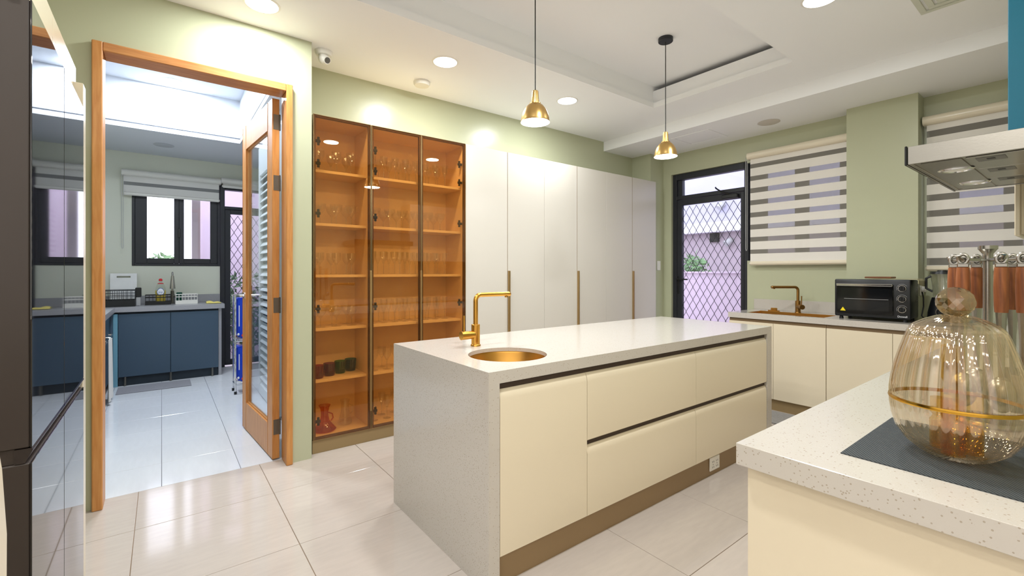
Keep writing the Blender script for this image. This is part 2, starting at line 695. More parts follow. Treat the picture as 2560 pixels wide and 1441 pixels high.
# far wall with openings for door and two windows
DY0, DY1, DZ = 2.41, 3.358, 2.526
WY0, WY1, WZ0, WZ1 = 1.50, 2.41, 1.42, 2.50
VY0, VY1 = 0.02, 0.90
T = .2
mb = MB()
mb.box(XW, XW + T, DY1, YB + .115, 0, 3.3)
mb.box(XW, XW + T, DY0, DY1, DZ, 3.3)
mb.box(XW, XW + T, WY0, WY1, 0, WZ0)
mb.box(XW, XW + T, WY0, WY1, WZ1, 3.3)
mb.box(XW, XW + T, VY1, WY0, 0, 3.3)
mb.box(XW, XW + T, VY0, VY1, 0, 1.36)
mb.box(XW, XW + T, VY0, VY1, WZ1, 3.3)
mb.box(XW, XW + T, YR - .1, VY0, 0, 3.3)
solo('wall_far', mb, 'wall_paint', 'sage green wall with the black garden door and blinds', None, None, 'structure')
solo('wall_right', MB().box(1.12, XW, -.2, -.09, 0, ZC), 'wall_paint', 'sage green wall behind the range hood', None, None, 'structure')
solo('wall_left', MB().box(XL - .12, XL, YL, YP, 0, 3.3), 'wall_paint', 'sage green wall behind the refrigerator', None, None, 'structure')
solo('wall_rear', MB().box(XV, XW, YR - .1, YR, 0, 3.3), 'ceiling_paint', 'unseen white wall closing the added living area at the rear', None, None, 'structure')  # out of view, made white to bounce light into the kitchen
solo('wall_living', MB().box(XV - .1, XV, YR, YL + .12, 0, 3.3).box(XV, XL - .12, YL, YL + .12, 0, 3.3), 'ceiling_paint', 'unseen white wall of the living area added for even light', None, None, 'structure')  # out of view, added with the living area to even the light

# kitchen ceiling with recessed tray
TX0, TX1, TY0, TY1 = 0.80, 3.80, 1.436, 2.676
LZ, UZ = 2.945, 3.115
st = .022
mb = MB()
mb.box(XL, TX0, YL, YB, ZC, LZ)
mb.box(XV, TX0, YR, YL, ZC, LZ)
mb.box(TX1, XW, YR, YB, ZC, LZ)
mb.box(TX0, TX1, YR, TY0, ZC, LZ)
mb.box(TX0, TX1, TY1, YB, ZC, LZ)
mb.box(XL, TX0 - st, YL, YB, LZ, UZ)
mb.box(XV, TX0 - st, YR, YL, LZ, UZ)
mb.box(TX1 + st, TX1 + st + .02, TY0 - st, TY1 + st, LZ, 3.068)
mb.box(TX1 + .32, XW, YR, YB, LZ, UZ)
mb.box(TX0 - st, TX1 + .32, YR, TY0 - st, LZ, UZ)
mb.box(TX0 - st, TX1 + .32, TY1 + st, YB, LZ, UZ)
mb.box(XV, XW, YR, YL, UZ, UZ + .1)
mb.box(XL, XW, YL, YB, UZ, UZ + .1)
solo('ceiling', mb, 'ceiling_paint', 'off white ceiling with a recessed tray over the island', None, None, 'structure')
solo('ceiling_soffit', MB().box(4.31, XW, -.09, YB, 2.779, ZC), 'ceiling_paint', 'off white dropped soffit along the blinds', None, None, 'structure')

# back kitchen (seen through the timber doorway)
PZ = 2.775
solo('wall_pantry_left', MB().box(-1.15, -1.03, YT, 7.45, 0, 3.4), 'pantry_paint', 'pale green left wall of the back kitchen', None, None, 'structure')
solo('wall_pantry_right', MB().box(1.62, 1.74, YB + .115, 7.45, 0, 3.4), 'pantry_paint', 'pale green right wall of the back kitchen', None, None, 'structure')
QX0, QX1, QZ0, QZ1 = -.292, .628, 1.372, 2.47
EX0, EX1, EZ = .632, 1.45, 2.475
mb = MB()
yb0, yb1 = 7.33, 7.5
mb.box(-1.15, QX0, yb0, yb1, 0, 3.4)
mb.box(QX0, QX1, yb0, yb1, 0, QZ0)
mb.box(QX0, EX1, yb0, yb1, QZ1, 3.4)
mb.box(EX1, 1.74, yb0, yb1, 0, 3.4)
solo('wall_pantry_back', mb, 'pantry_paint', 'pale green wall with the window over the back kitchen sink', None, None, 'structure')
mb = MB()
a0, a1, b0, b1 = -.75, .715, 3.75, 6.075
for z0, z1, g in ((PZ, PZ + .045, 0), (PZ + .045, PZ + .06, .03), (PZ + .06, 3.265, .0)):
    mb.box(-1.03, a0 - g, YT, 7.33, z0, z1)
    mb.box(a1 + g, 1.62, YB + .115, 7.33, z0, z1)
    mb.box(a0 - g, a1 + g, YT, b0 - g, z0, z1)
    mb.box(a0 - g, a1 + g, b1 + g, 7.33, z0, z1)
mb.box(-1.03, 1.62, YB + .115, 7.33, 3.265, 3.36)
mb.box(-1.03, .735, YT, YB + .115, 3.265, 3.36)
solo('ceiling_pantry', mb, 'pantry_ceiling', 'cool white tray ceiling of the back kitchen', None, None, 'structure')

# timber door, standing open into the back kitchen
d1 = thing('door_1', (0.2, YT, 0), 'honey brown timber door with a tall glass panel standing open', None, None, 'structure')
mb = MB()
FY0, FY1 = 3.326, 3.482
mb.box(OX0 - .045, OX0, FY0, FY1, 0, OZ + .05, .004)
mb.box(OX1, OX1 + .04, FY0, FY1, 0, OZ + .05, .004)
df = part('door_frame', mb, 'wood_frame', d1)
mb = MB().box(OX0, OX1, FY0 + .001, FY1, OZ, OZ + .05, .004)
part('head_jamb', mb, 'wood_frame_x', d1)
# leaf: hinge corner and direction
hx, hy = .645, 3.485
ang = math.radians(4.2)
du = Vector((-math.sin(ang), math.cos(ang), 0))     # along the leaf
dn = Vector((-math.cos(ang), -math.sin(ang), 0))    # thickness, to the left
H0 = Vector((hx, hy, .012))
LW, LH, LT = .905, 2.478, .042


def leafbox(mbx, u0, u1, z0, z1, n0=0.0, n1=LT, bev=.002):
    mbx.obox(H0 + du * u0 + dn * n0 + Vector((0, 0, z0)), du * (u1 - u0), dn * (n1 - n0), Vector((0, 0, z1 - z0)), bev)


mb = MB()
leafbox(mb, 0, .125, 0, LH)
leafbox(mb, LW - .115, LW, 0, LH)
leafbox(mb, .125, LW - .115, 0, .215)
leafbox(mb, .125, LW - .115, LH - .19, LH)
leaf = part('leaf', mb, 'wood_frame', d1)
mb = MB()
for u0, u1, z0, z1 in ((.125, .137, .215, LH - .19), (LW - .127, LW - .115, .215, LH - .19), (.137, LW - .127, .215, .227), (.137, LW - .127, LH - .202, LH - .19)):
    leafbox(mb, u0, u1, z0, z1, .012, LT - .012, .001)
part('glazing_bead', mb, 'wood_frame', leaf)
mb = MB()
leafbox(mb, .137, LW - .127, .227, LH - .202, .018, .024, 0)
part('glass_pane', mb, 'pane', leaf)
for z in (.215, 1.055, 1.9, 2.32):
    mb = MB()
    leafbox(mb, -.0015, .0, z - .052, z + .052, .003, .036, 0)
    mb.cyl(H0 + dn * -.004 + Vector((0, 0, z - .055)), H0 + dn * -.004 + Vector((0, 0, z + .055)), .006, seg=10)
    part('hinge', mb, 'steel_dark', leaf, 'brushed steel hinge')
mb = MB()
for s in (-1, 1):
    c = H0 + du * (LW - .06) + dn * (LT / 2 + s * LT / 2) + Vector((0, 0, 1.09))
    mb.cyl(c, c + dn * s * .008, .026, seg=16)
    mb.cyl(c, c + dn * s * .05, .009, seg=10)
    mb.tube([c + dn * s * .05, c + dn * s * .05 - du * .06, c + dn * s * .05 - du * .12], .009, 8)
part('lever_handle', mb, 'chrome', leaf, 'chrome lever handle')

# ------------------------------------------------------------------ security screen doors and windows
def strands(mbx, horiz, fixed, h0, h1, z0, z1, wd, ht, r):
    n = int(round((h1 - h0) / wd))
    wd = (h1 - h0) / n
    steps = 8
    for i in range(n):
        pts = []
        zz = z0
        k = 0
        while zz <= z1 + 1e-6:
            ph = 2 * math.pi * (zz - z0) / ht + math.pi * (i % 2)
            tri = math.asin(math.sin(ph)) * 2 / math.pi
            off = wd / 2 * (0.6 * tri + 0.4 * math.sin(ph)) * 0.97
            hh = h0 + wd * (i + .5) + off
            pts.append((fixed, hh, zz) if horiz == 'y' else (hh, fixed, zz))
            zz += ht / steps
        mbx.tube(pts, r, 4)


# garden door (kitchen)
d2 = thing('door_2', (XW + .1, 2.88, 0), 'black aluminium garden door with diamond mesh security screen', None, None, 'structure')
fx0, fx1 = XW + .035, XW + .115
mb = MB()
mb.box(fx0, fx1, DY1 - .055, DY1, 0, DZ, .003)
mb.box(fx0, fx1, DY0, DY0 + .05, 0, DZ, .003)
mb.box(fx0, fx1, DY0 + .05, DY1 - .055, DZ - .075, DZ, .003)
mb.box(fx0, fx1, DY0 + .05, DY1 - .055, 2.205, 2.25, .003)
mb.box(fx0 + .02, fx1, DY1 - .12, DY1 - .055, 2.25, DZ - .075, .002)
part('door_frame', mb, 'black_metal', d2)
part('transom_pane', MB().box(XW + .07, XW + .076, DY0 + .05, DY1 - .055, 2.25, DZ - .075), 'pane', d2)
mb = MB()
lx0, lx1 = XW + .04, XW + .09
mb.box(lx0, lx1, DY1 - .123, DY1 - .058, .02, 2.2, .003)
mb.box(lx0, lx1, DY0 + .053, DY0 + .092, .02, 2.2, .003)
mb.box(lx0, lx1, DY0 + .092, DY1 - .123, 2.13, 2.2, .003)
mb.box(lx0, lx1, DY0 + .092, DY1 - .123, .02, .14, .003)
lf = part('leaf_frame', mb, 'black_metal', d2)
mb = MB()
strands(mb, 'y', XW + .062, DY0 + .092, DY1 - .123, .14, 2.13, .0445, .155, .0031)
part('mesh_grille', mb, 'black_plastic', lf, 'black diamond mesh grille')
part('screen_pane', MB().box(XW + .08, XW + .084, DY0 + .092, DY1 - .123, .14, 2.13), 'pane', lf)
mb = MB()
mb.box(lx0 - .006, lx0, 3.268, 3.296, 1.02, 1.24, .002)
mb.cyl((lx0, 3.282, 1.205), (lx0 - .045, 3.282, 1.205), .009, seg=10)
mb.tube([(lx0 - .045, 3.285, 1.205), (lx0 - .047, 3.2, 1.204), (lx0 - .045, 3.13, 1.202)], .009, 8)
part('lever_handle', mb, 'black_plastic', lf)
mb = MB()
mb.box(lx0 - .05, lx0, 2.515, 2.70, 2.135, 2.185, .008)
mb.tube([(lx0 - .025, 2.62, 2.19), (lx0 - .06, 2.70, 2.225), (lx0 - .03, 2.775, 2.275), (fx0 - .005, 2.79, 2.29)], .009, 6)
part('door_closer', mb, 'black_plastic', lf, 'black hydraulic door closer')


def slider_window(name, axis, w0, w1, z0, z1, f0, f1, panes, pz0, pz1, label, sill_out):
    """aluminium sliding window; axis 'y' runs along y at x=f0..f1, axis 'x' runs along x at y=f0..f1"""
    def bx(mbx, a0, a1, d0, d1, c0, c1, bev=.003):
        if axis == 'y':
            mbx.box(d0, d1, a0, a1, c0, c1, bev)
        else:
            mbx.box(a0, a1, d0, d1, c0, c1, bev)
    cx = ((f0 + f1) / 2, (w0 + w1) / 2, z0) if axis == 'y' else ((w0 + w1) / 2, (f0 + f1) / 2, z0)
    t = thing(name, cx, label, None, None, 'structure')
    mb = MB()
    fw_ = .03
    bx(mb, w0, w0 + fw_, f0, f1, z0, z1)
    bx(mb, w1 - fw_, w1, f0, f1, z0, z1)
    bx(mb, w0 + fw_, w1 - fw_, f0, f1, z0, z0 + fw_)
    bx(mb, w0 + fw_, w1 - fw_, f0, f1, z1 - fw_, z1)
    part('window_frame', mb, 'black_metal', t)
    n = len(panes)
    # sash edges fill the space between frame and panes
    edges = [w0 + fw_]
    for i in range(n - 1):
        edges.append((panes[i][1] + panes[i + 1][0]) / 2)
    edges.append(w1 - fw_)
    for i, (p0, p1) in enumerate(panes):
        e0, e1 = edges[i], edges[i + 1]
        dd = (f1 - f0) * .35
        g0 = f0 + .012 + (0 if i % 2 == 0 else .004)
        mb = MB()
        bx(mb, e0, p0, g0, g0 + dd, z0 + fw_, z1 - fw_)
        bx(mb, p1, e1, g0, g0 + dd, z0 + fw_, z1 - fw_)
        bx(mb, p0, p1, g0, g0 + dd, z0 + fw_, pz0)
        bx(mb, p0, p1, g0, g0 + dd, pz1, z1 - fw_)
        s = part('sash', mb, 'black_metal', t)
        mb = MB()
        bx(mb, p0, p1, g0 + dd / 2 - .002, g0 + dd / 2 + .002, pz0, pz1, 0)
        part('pane', mb, 'pane', s)
    return t


slider_window('window_1', 'y', WY0, WY1, WZ0, WZ1, XW + .05, XW + .13, ((1.561, 1.828), (1.958, 2.23)), 1.50, 2.41, 'black framed sliding window behind the striped blind over the sink', 1)
slider_window('window_2', 'y', VY0, VY1, 1.36, WZ1, XW + .05, XW + .13, ((.10, .38), (.48, .73)), 1.45, 2.41, 'black framed sliding window behind the striped blind beside the hood', 1)
wn3 = slider_window('window_3', 'x', QX0, QX1, QZ0, QZ1, 7.32, 7.40, ((-.146, .127), (.232, .518)), 1.468, 2.36, 'black framed sliding window over the back kitchen sink', 1)
mb = MB().box(.168, .19, 7.318, 7.333, 1.74, 1.86, .004)
part('window_latch', mb, 'black_plastic', wn3)

# back kitchen screen door
d3 = thing('door_3', (1.04, 7.38, 0), 'black back kitchen door with diamond mesh security screen', None, None, 'structure')
mb = MB()
mb.box(EX0, EX0 + .05, 7.30, 7.40, 0, EZ, .003)
mb.box(EX1 - .05, EX1, 7.30, 7.40, 0, EZ, .003)
mb.box(EX0 + .05, EX1 - .05, 7.30, 7.40, EZ - .06, EZ, .003)
mb.box(EX0 + .05, EX1 - .05, 7.30, 7.40, 2.15, 2.19, .003)
part('door_frame', mb, 'black_metal', d3)
part('transom_pane', MB().box(EX0 + .05, EX1 - .05, 7.35, 7.356, 2.19, EZ - .06), 'pane', d3)
mb = MB()
mb.box(EX0 + .052, EX0 + .118, 7.32, 7.37, .02, 2.148, .003)
mb.box(EX1 - .118, EX1 - .052, 7.32, 7.37, .02, 2.148, .003)
mb.box(EX0 + .118, EX1 - .118, 7.32, 7.37, 2.09, 2.148, .003)
mb.box(EX0 + .118, EX1 - .118, 7.32, 7.37, .02, .095, .003)
lf3 = part('leaf_frame', mb, 'black_metal', d3)
mb = MB()
strands(mb, 'x', 7.345, EX0 + .118, EX1 - .118, .095, 2.09, .0445, .155, .0030)
part('mesh_grille', mb, 'black_plastic', lf3)
part('screen_pane', MB().box(EX0 + .118, EX1 - .118, 7.358, 7.362, .095, 2.09), 'pane', lf3)

# louvred closet door on the right of the back kitchen
d4 = thing('door_4', (.9, 4.9, 0), 'white louvred closet door behind the open timber door', None, None, 'structure')
mb = MB()
cx0, cx1 = .815, .85
cy0, cy1 = 4.42, 5.47
mb.box(cx0, cx1, cy0, cy0 + .07, .02, 2.6, .003)
mb.box(cx0, cx1, cy1 - .07, cy1, .02, 2.6, .003)
mb.box(cx0, cx1, cy0 + .07, cy1 - .07, .02, .12, .003)
mb.box(cx0, cx1, cy0 + .07, cy1 - .07, 2.3, 2.6, .003)
part('closet_frame', mb, 'louver_white', d4)
part('closet_shade_sheet', MB().box(cx1 + .001, cx1 + .006, cy0 + .01, cy1 - .01, .03, 2.59), 'dark_navy', d4, 'dark sheet standing in for shade inside the closet')  # dark sheet paints the shade in the gaps between slats
nl = 29
sl = None
for i in range(nl):
    z = .14 + (2.28 - .14) * i / (nl - 1)
    if sl is None:
        m_ = MB()
        m_.obox((cx0 + .002, cy0 + .07, -.03), (0, cy1 - cy0 - .14, 0), (.03, 0, .045), (.006, 0, -.004), 0)
        slat_me = m_.mesh('slat', (0, 0, 0), 'louver_white')
        sl = True
    o = bpy.data.objects.new('slat', slat_me)
    COL.objects.link(o)
    o.parent = d4
    o.location = Vector((0, 0, z)) - ORG[d4.name]
solo('wall_closet', MB().box(.86, 1.62, YB + .115, 5.5, 0, PZ), 'pantry_ceiling', 'white closet enclosure in the back kitchen', None, None, 'structure')

# ------------------------------------------------------------------ outdoors
solo('ground_outside', MB().box(5.34, 16, -6, 14, -.3, -.1).box(-6, 5.34, 7.5, 14, -.3, -.1), 'paving', 'pale paved ground outside the garden doors', None, None, 'structure')
solo('garden_wall', MB().box(6.75, 6.95, 1.2, 8, -.1, 1.27, .004).box(6.72, 6.98, 1.2, 8, 1.27, 1.30, .004), 'lavender_wall', 'low lavender garden wall outside the mesh garden door', 'wall')
nh = thing('neighbour_house', (9.5, 3.5, -.1), 'pale neighbouring house with a white beam beyond the garden wall', 'house')
part('recessed_wall', MB().box(8.6, 8.8, -2, 9.5, -.1, 2.06), 'grey_wall', nh)
part('beam', MB().box(8.42, 9.0, -2, 9.5, 2.06, 2.25, .004), 'beam_white', nh, 'white horizontal beam')
part('upper_wall', MB().box(8.6, 9.0, -2, 9.5, 2.25, 7), 'white_wall', nh)
part('vent_box', MB().box(8.55, 8.6, 4.56, 4.74, 1.88, 2.05, .005), 'interior_dark', nh, 'dark square vent')
mb = MB().cyl((8.6, 4.33, 1.90), (8.54, 4.33, 1.90), .045).cyl((8.54, 4.33, 1.89), (8.47, 4.38, 1.82), .05, .065)
part('wall_light', mb, 'grey_plastic', nh, 'grey wall spotlight')
mb = MB().cyl((8.6, 4.48, 2.60), (8.54, 4.48, 2.60), .045).cyl((8.54, 4.48, 2.60), (8.48, 4.52, 2.52), .05, .065)
part('wall_light', mb, 'grey_plastic', nh, 'grey wall spotlight')


def bush(name, c, rx, ry, rz, n, size, mat, label, cat):
    mb = MB()
    for i in range(n):
        while True:
            p = Vector((random.uniform(-1, 1), random.uniform(-1, 1), random.uniform(-1, 1)))
            if p.length < 1:
                break
        p = Vector((c[0] + p.x * rx, c[1] + p.y * ry, c[2] + p.z * rz))
        d = Vector((random.uniform(-1, 1), random.uniform(-1, 1), random.uniform(-.3, 1))).normalized()
        s_ = d.orthogonal().normalized()
        L = size * random.uniform(.6, 1.3)
        q = [p, p + d * L * .5 + s_ * L * .2, p + d * L, p + d * L * .5 - s_ * L * .2]
        mb.bm.faces.new([mb.bm.verts.new(v) for v in q])
    t = thing(name, (c[0], c[1], c[2] - rz), label, cat)
    part('foliage', mb, mat, t, kind='stuff', recalc=False)
    mb = MB()
    mb.tube([(c[0], c[1], c[2] - rz * 1.0), (c[0], c[1], c[2])], .02, 6)
    part('stem', mb, 'leaf_dark', t)
    return t


bush('garden_shrub', (7.5, 4.45, 1.35), .25, .22, .25, 260, .12, 'leaf', 'leafy green shrub showing above the lavender garden wall', 'shrub')
solo('garden_planter', MB().box(7.25, 7.75, 3.6, 4.8, -.1, 1.05, .01), 'lavender_wall', 'tall lavender planter behind the low garden wall', 'planter')
solo('boundary_wall', MB().box(.5, 4.5, 9.0, 9.2, -.1, 3.2, .004), 'lavender_wall', 'plain lavender boundary wall outside the back kitchen door', 'wall')
bush('hedge', (1.2, 8.6, .6), .8, .3, .7, 900, .13, 'leaf_dark', 'dark green hedge outside the back kitchen screen door', 'hedge')
bush('window_shrub', (.0, 8.9, 1.30), .35, .3, .25, 300, .13, 'leaf', 'green shrub low outside the back kitchen window', 'shrub')
solo('outside_pillar', MB().box(.34, .44, 7.9, 8.0, -.1, 3.0, .004), 'grey_wall', 'slim grey post outside the back kitchen window', 'post')


# ================================================================== KITCHEN ISLAND
ZI = .895
IX0, IX1, IY0, IY1 = 1.036, 3.575, 1.50, 2.44
LG0, LG1 = 1.09, 3.505
SKC, SKR = (1.345, 1.785), .193

iw = thing('island_worktop', ((IX0 + IX1) / 2, (IY0 + IY1) / 2, 0), 'speckled cream quartz worktop with waterfall ends on the kitchen island', 'worktop')
# slab with a round sink cut-out
mb = MB()
N = 48
zt, zb = ZI, ZI - .051
zs_ = ZI - .019
circ = [(SKC[0] + SKR * math.cos(2 * math.pi * i / N), SKC[1] + SKR * math.sin(2 * math.pi * i / N)) for i in range(N)]


def outer_pt(i):
    t = 2 * math.pi * i / N
    dx, dy = math.cos(t), math.sin(t)
    best = 1e9
    if dx > 1e-9:
        best = min(best, (IX1 - SKC[0]) / dx)
    if dx < -1e-9:
        best = min(best, (IX0 - SKC[0]) / dx)
    if dy > 1e-9:
        best = min(best, (IY1 - SKC[1]) / dy)
    if dy < -1e-9:
        best = min(best, (IY0 - SKC[1]) / dy)
    return (SKC[0] + dx * best, SKC[1] + dy * best)


outp = [outer_pt(i) for i in range(N)]
# snap the nearest samples to the rectangle corners
for cx_, cy_ in ((IX0, IY0), (IX0, IY1), (IX1, IY0), (IX1, IY1)):
    k = min(range(N), key=lambda i: (outp[i][0] - cx_) ** 2 + (outp[i][1] - cy_) ** 2)
    outp[k] = (cx_, cy_)
rings = [mb.ring([(x, y, zt) for x, y in circ]), mb.ring([(x, y, zt) for x, y in outp]), mb.ring([(x, y, zs_) for x, y in outp]), mb.ring([(x, y, zs_) for x, y in circ])]
for a, b in zip(rings, rings[1:] + rings[:1]):
    mb.bridge(a, b)
part('slab', mb, 'quartz', iw)
mb = MB().box(LG0, LG1, IY0, IY0 + .022, zb, zs_).box(LG0, LG1, IY1 - .022, IY1, zb, zs_)
part('apron', mb, 'quartz', iw)
part('waterfall_end', MB().box(IX0, LG0, IY0, IY1, 0, zs_), 'quartz', iw)
part('waterfall_end', MB().box(LG1, IX1, IY0, IY1, 0, zs_), 'quartz', iw)


def front_panel(x0, x1, z0, z1, y0=IY0 + .002, th=.022):
    """drawer front with a softly chamfered upper edge (finger pull)"""
    mb = MB()
    prof = [(y0, z0 + .004), (y0, z1 - .040), (y0 + .003, z1 - .022), (y0 + .011, z1 - .003), (y0 + .015, z1), (y0 + th, z1), (y0 + th, z0), (y0 + .004, z0)]
    mb.prism(prof, 'x', x0, x1)
    return mb


J = (LG0 + .002, 1.607, 2.556, LG1 - .006)
g = .0016
for n_, (x0, x1) in enumerate(((J[0], J[1]), (J[1], J[2]), (J[2], J[3]))):
    lab = ('cream island cabinet with one tall door beside the waterfall end',
           'cream island cabinet with two wide stacked drawers in the middle',
           'cream island cabinet with two stacked drawers and a floor socket')[n_]
    t = thing('island_cabinet', ((x0 + x1) / 2, 2.0, 0), lab, 'cabinet', 'cabinet units of the island')
    mb = MB()
    by0 = IY0 + .026
    if n_ == 0:
        # open-topped carcass so the round basin hangs inside
        mb.box(x0, x0 + .018, by0, IY1 - .01, .131, zb - .002)
        mb.box(x1 - .018, x1, by0, IY1 - .01, .131, zb - .002)
        mb.box(x0 + .018, x1 - .018, by0, IY1 - .01, .131, .149)
        mb.box(x0 + .018, x1 - .018, IY1 - .028, IY1 - .01, .149, zb - .002)
        mb.box(x0 + .018, x1 - .018, by0, by0 + .016, .149, zb - .002)
    else:
        mb.box(x0, x1, by0, IY1 - .01, .131, zb - .002)
    part('body', mb, 'cream_edge', t)
    part('channel', MB().box(x0, x1, by0 - .006, by0 - .0005, .80, zb - .002), 'dark_slot', t, 'dark brown finger channel')
    part('plinth', MB().box(x0, x1, IY0 + .03, IY1 - .05, 0, .129), 'kick_tan', t, 'bronze brown plinth')
    if n_ == 0:
        part('door', front_panel(x0 + g, x1 - g, .131, .816), 'cream_lacquer', t)
    else:
        part('channel', MB().box(x0, x1, by0 - .006, by0 - .0005, .45, .505), 'dark_slot', t)
        part('drawer', front_panel(x0 + g, x1 - g, .493, .816), 'cream_lacquer', t)
        part('drawer', front_panel(x0 + g, x1 - g, .131, .467), 'cream_lacquer', t)

# round brass sink
sk = thing('round_sink', (SKC[0], SKC[1], .66), 'round brushed brass sink set into the island worktop', 'sink')
R2 = SKR + .008
prof = [(R2 + .012, zs_ - .001), (R2, zs_ - .001), (R2 - .004, zs_ - .012), (R2 - .008, .71), (R2 - .03, .688), (.05, .682), (.034, .676), (0, .676), (0, .673), (.05, .678), (R2 - .03, .684), (R2 - .005, .708), (R2 + .001, zs_ - .012), (R2 + .003, zs_ - .004), (R2 + .012, zs_ - .004)]
part('basin', MB().lathe(prof, SKC, 48), 'brass_satin', sk, sharp=50)
part('drain', MB().lathe([(0, .6775), (.03, .6775), (.033, .679), (.04, .683), (.042, .683)], SKC, 20), 'brass', sk)
base_a = math.atan2(1.95 - SKC[1], 1.245 - SKC[0])
for k in (-2, -1, 1, 2):
    a = base_a - k * .062
    rr = R2 - .0065
    c = Vector((SKC[0] + rr * math.cos(a), SKC[1] + rr * math.sin(a), .822))
    tng = Vector((-math.sin(a), math.cos(a), 0))
    nrm = Vector((math.cos(a), math.sin(a), 0))
    mb = MB().obox(c - tng * .0045 - nrm * .002 - Vector((0, 0, .013)), tng * .009, nrm * .004, Vector((0, 0, .026)), .001)
    part('overflow_slot', mb, 'interior_dark', sk)


def tap(name, b, out, side, h, reach, mat, label, r=.0235, tr=.0127, lever_z=.062):
    """single lever tap: body, L spout, side barrel with a pin lever"""
    b, out, side = Vector(b), Vector(out), Vector(side)
    up = Vector((0, 0, 1))
    t = thing(name, b, label, 'tap')
    mb = MB().lathe([(0, b.z), (r + .004, b.z), (r + .004, b.z + .006), (r + .002, b.z + .009), (r, b.z + .010), (r, b.z + .116), (r - .002, b.z + .118), (0, b.z + .118)], (b.x, b.y), 28)
    part('tap_body', mb, mat, t)
    top = b + up * h
    pts = [b + up * .115, b + up * (h - .05)]
    R = .032
    for i in range(9):
        a = math.pi / 2 * i / 8
        pts.append(b + up * (h - tr - R + R * math.sin(a)) + out * (R - R * math.cos(a)))
    pts.append(b + up * (h - tr) + out * (reach - .04))
    mb = MB().tube(pts, tr, 18)
    e0 = b + up * (h - tr) + out * (reach - .042)
    mb.cyl(e0, e0 + out * .036, tr, tr * 1.05, 18)
    mb.cyl(e0 + out * .034, e0 + out * .044 - up * .004, tr * 1.12, tr * .9, 18)
    part('spout', mb, mat, t)
    mb = MB().cyl(e0 + out * .018 - up * tr, e0 + out * .018 - up * (tr + .007), .009, seg=14)
    part('aerator', mb, mat, t)
    c = b + up * lever_z
    mb = MB().cyl(c + side * (r * .5), c + side * .052, r * .92, seg=24).cyl(c + side * .0525, c + side * .092, r * .98, seg=24)
    br = part('mixer_barrel', mb, mat, t)
    p = c + side * .074
    mb = MB().cyl(p + up * (r * .8), p + up * (r * .8 + .088), .0048, .0052, seg=12)
    part('lever', mb, mat, br)
    return t


tap('island_tap', (1.356, 2.088, ZI), (1, 0, 0), (-1, 0, 0), .290, .232, 'brass', 'brushed brass single lever tap standing on the island worktop')

# floor-level socket in the plinth
t = thing('socket_outlet', (2.81, IY0 + .03, .035), 'white double socket plate mounted in the island plinth', 'socket')
py = IY0 + .0295
part('plate', MB().box(2.753, 2.868, py - .009, py, .03, .115, .003), 'white_plastic', t)
for cx_ in (2.787, 2.834):
    for dx, dz, ww, hh in ((-.008, .014, .003, .010), (.008, .014, .003, .010), (-.008, -.02, .003, .010), (.008, -.02, .003, .010), (0, -.004, .005, .005)):
        part('slot', MB().box(cx_ + dx - ww / 2, cx_ + dx + ww / 2, py - .0097, py - .0085, .0725 + dz - hh / 2, .0725 + dz + hh / 2), 'label_black', t)

# ================================================================== TALL CABINET WALL
YC = 3.418
CZ0, CZ1 = .098, 2.42
YBK = 3.748
SH = (2.04, 1.653, 1.277, .887, .513)


def hinge_cross(x, z, side):
    mb = MB().box(min(x, x - side * .04), max(x, x - side * .04), YC + .024, YC + .040, z - .010, z + .010, .002)
    mb.box(x - side * .026 - .008, x - side * .026 + .008, YC + .026, YC + .038, z - .030, z + .030, .002)
    return mb


def glass_door(t, x0, x1, handle_side, hinge_side):
    fr = .017
    mb = MB()
    mb.box(x0, x0 + fr, YC, YC + .022, CZ0, CZ1, .0015)
    mb.box(x1 - fr, x1, YC, YC + .022, CZ0, CZ1, .0015)
    mb.box(x0 + fr, x1 - fr, YC, YC + .022, CZ0, CZ0 + fr, .0015)
    mb.box(x0 + fr, x1 - fr, YC, YC + .022, CZ1 - fr, CZ1, .0015)
    d = part('door', mb, 'bronze_frame', t, 'slim bronze framed door with amber glass')
    part('glass_pane', MB().box(x0 + .003, x1 - .003, YC - .004, YC - .0005, CZ0 + .003, CZ1 - .003), 'amber_pane', d, 'amber tinted glass pane')
    e = .0028
    mb = MB()
    mb.box(x0, x0 + e, YC - .006, YC, CZ0, CZ1)
    mb.box(x1 - e, x1, YC - .006, YC, CZ0, CZ1)
    mb.box(x0 + e, x1 - e, YC - .006, YC, CZ1 - e, CZ1)
    mb.box(x0 + e, x1 - e, YC - .006, YC, CZ0, CZ0 + e)
    part('edge_trim', mb, 'gold_profile', d)
    if handle_side:
        hx_ = x1 - .012 if handle_side > 0 else x0
        part('handle', MB().box(hx_, hx_ + .012, YC - .022, YC - .004, .24, 1.307, .001), 'gold_profile', d, 'long slim gold edge handle')
    xh = x1 - fr if hinge_side > 0 else x0 + fr
    for z in (.22, 1.03, 1.72, 2.08, 2.24):
        part('hinge', hinge_cross(xh, z, hinge_side), 'hinge_dark', d)


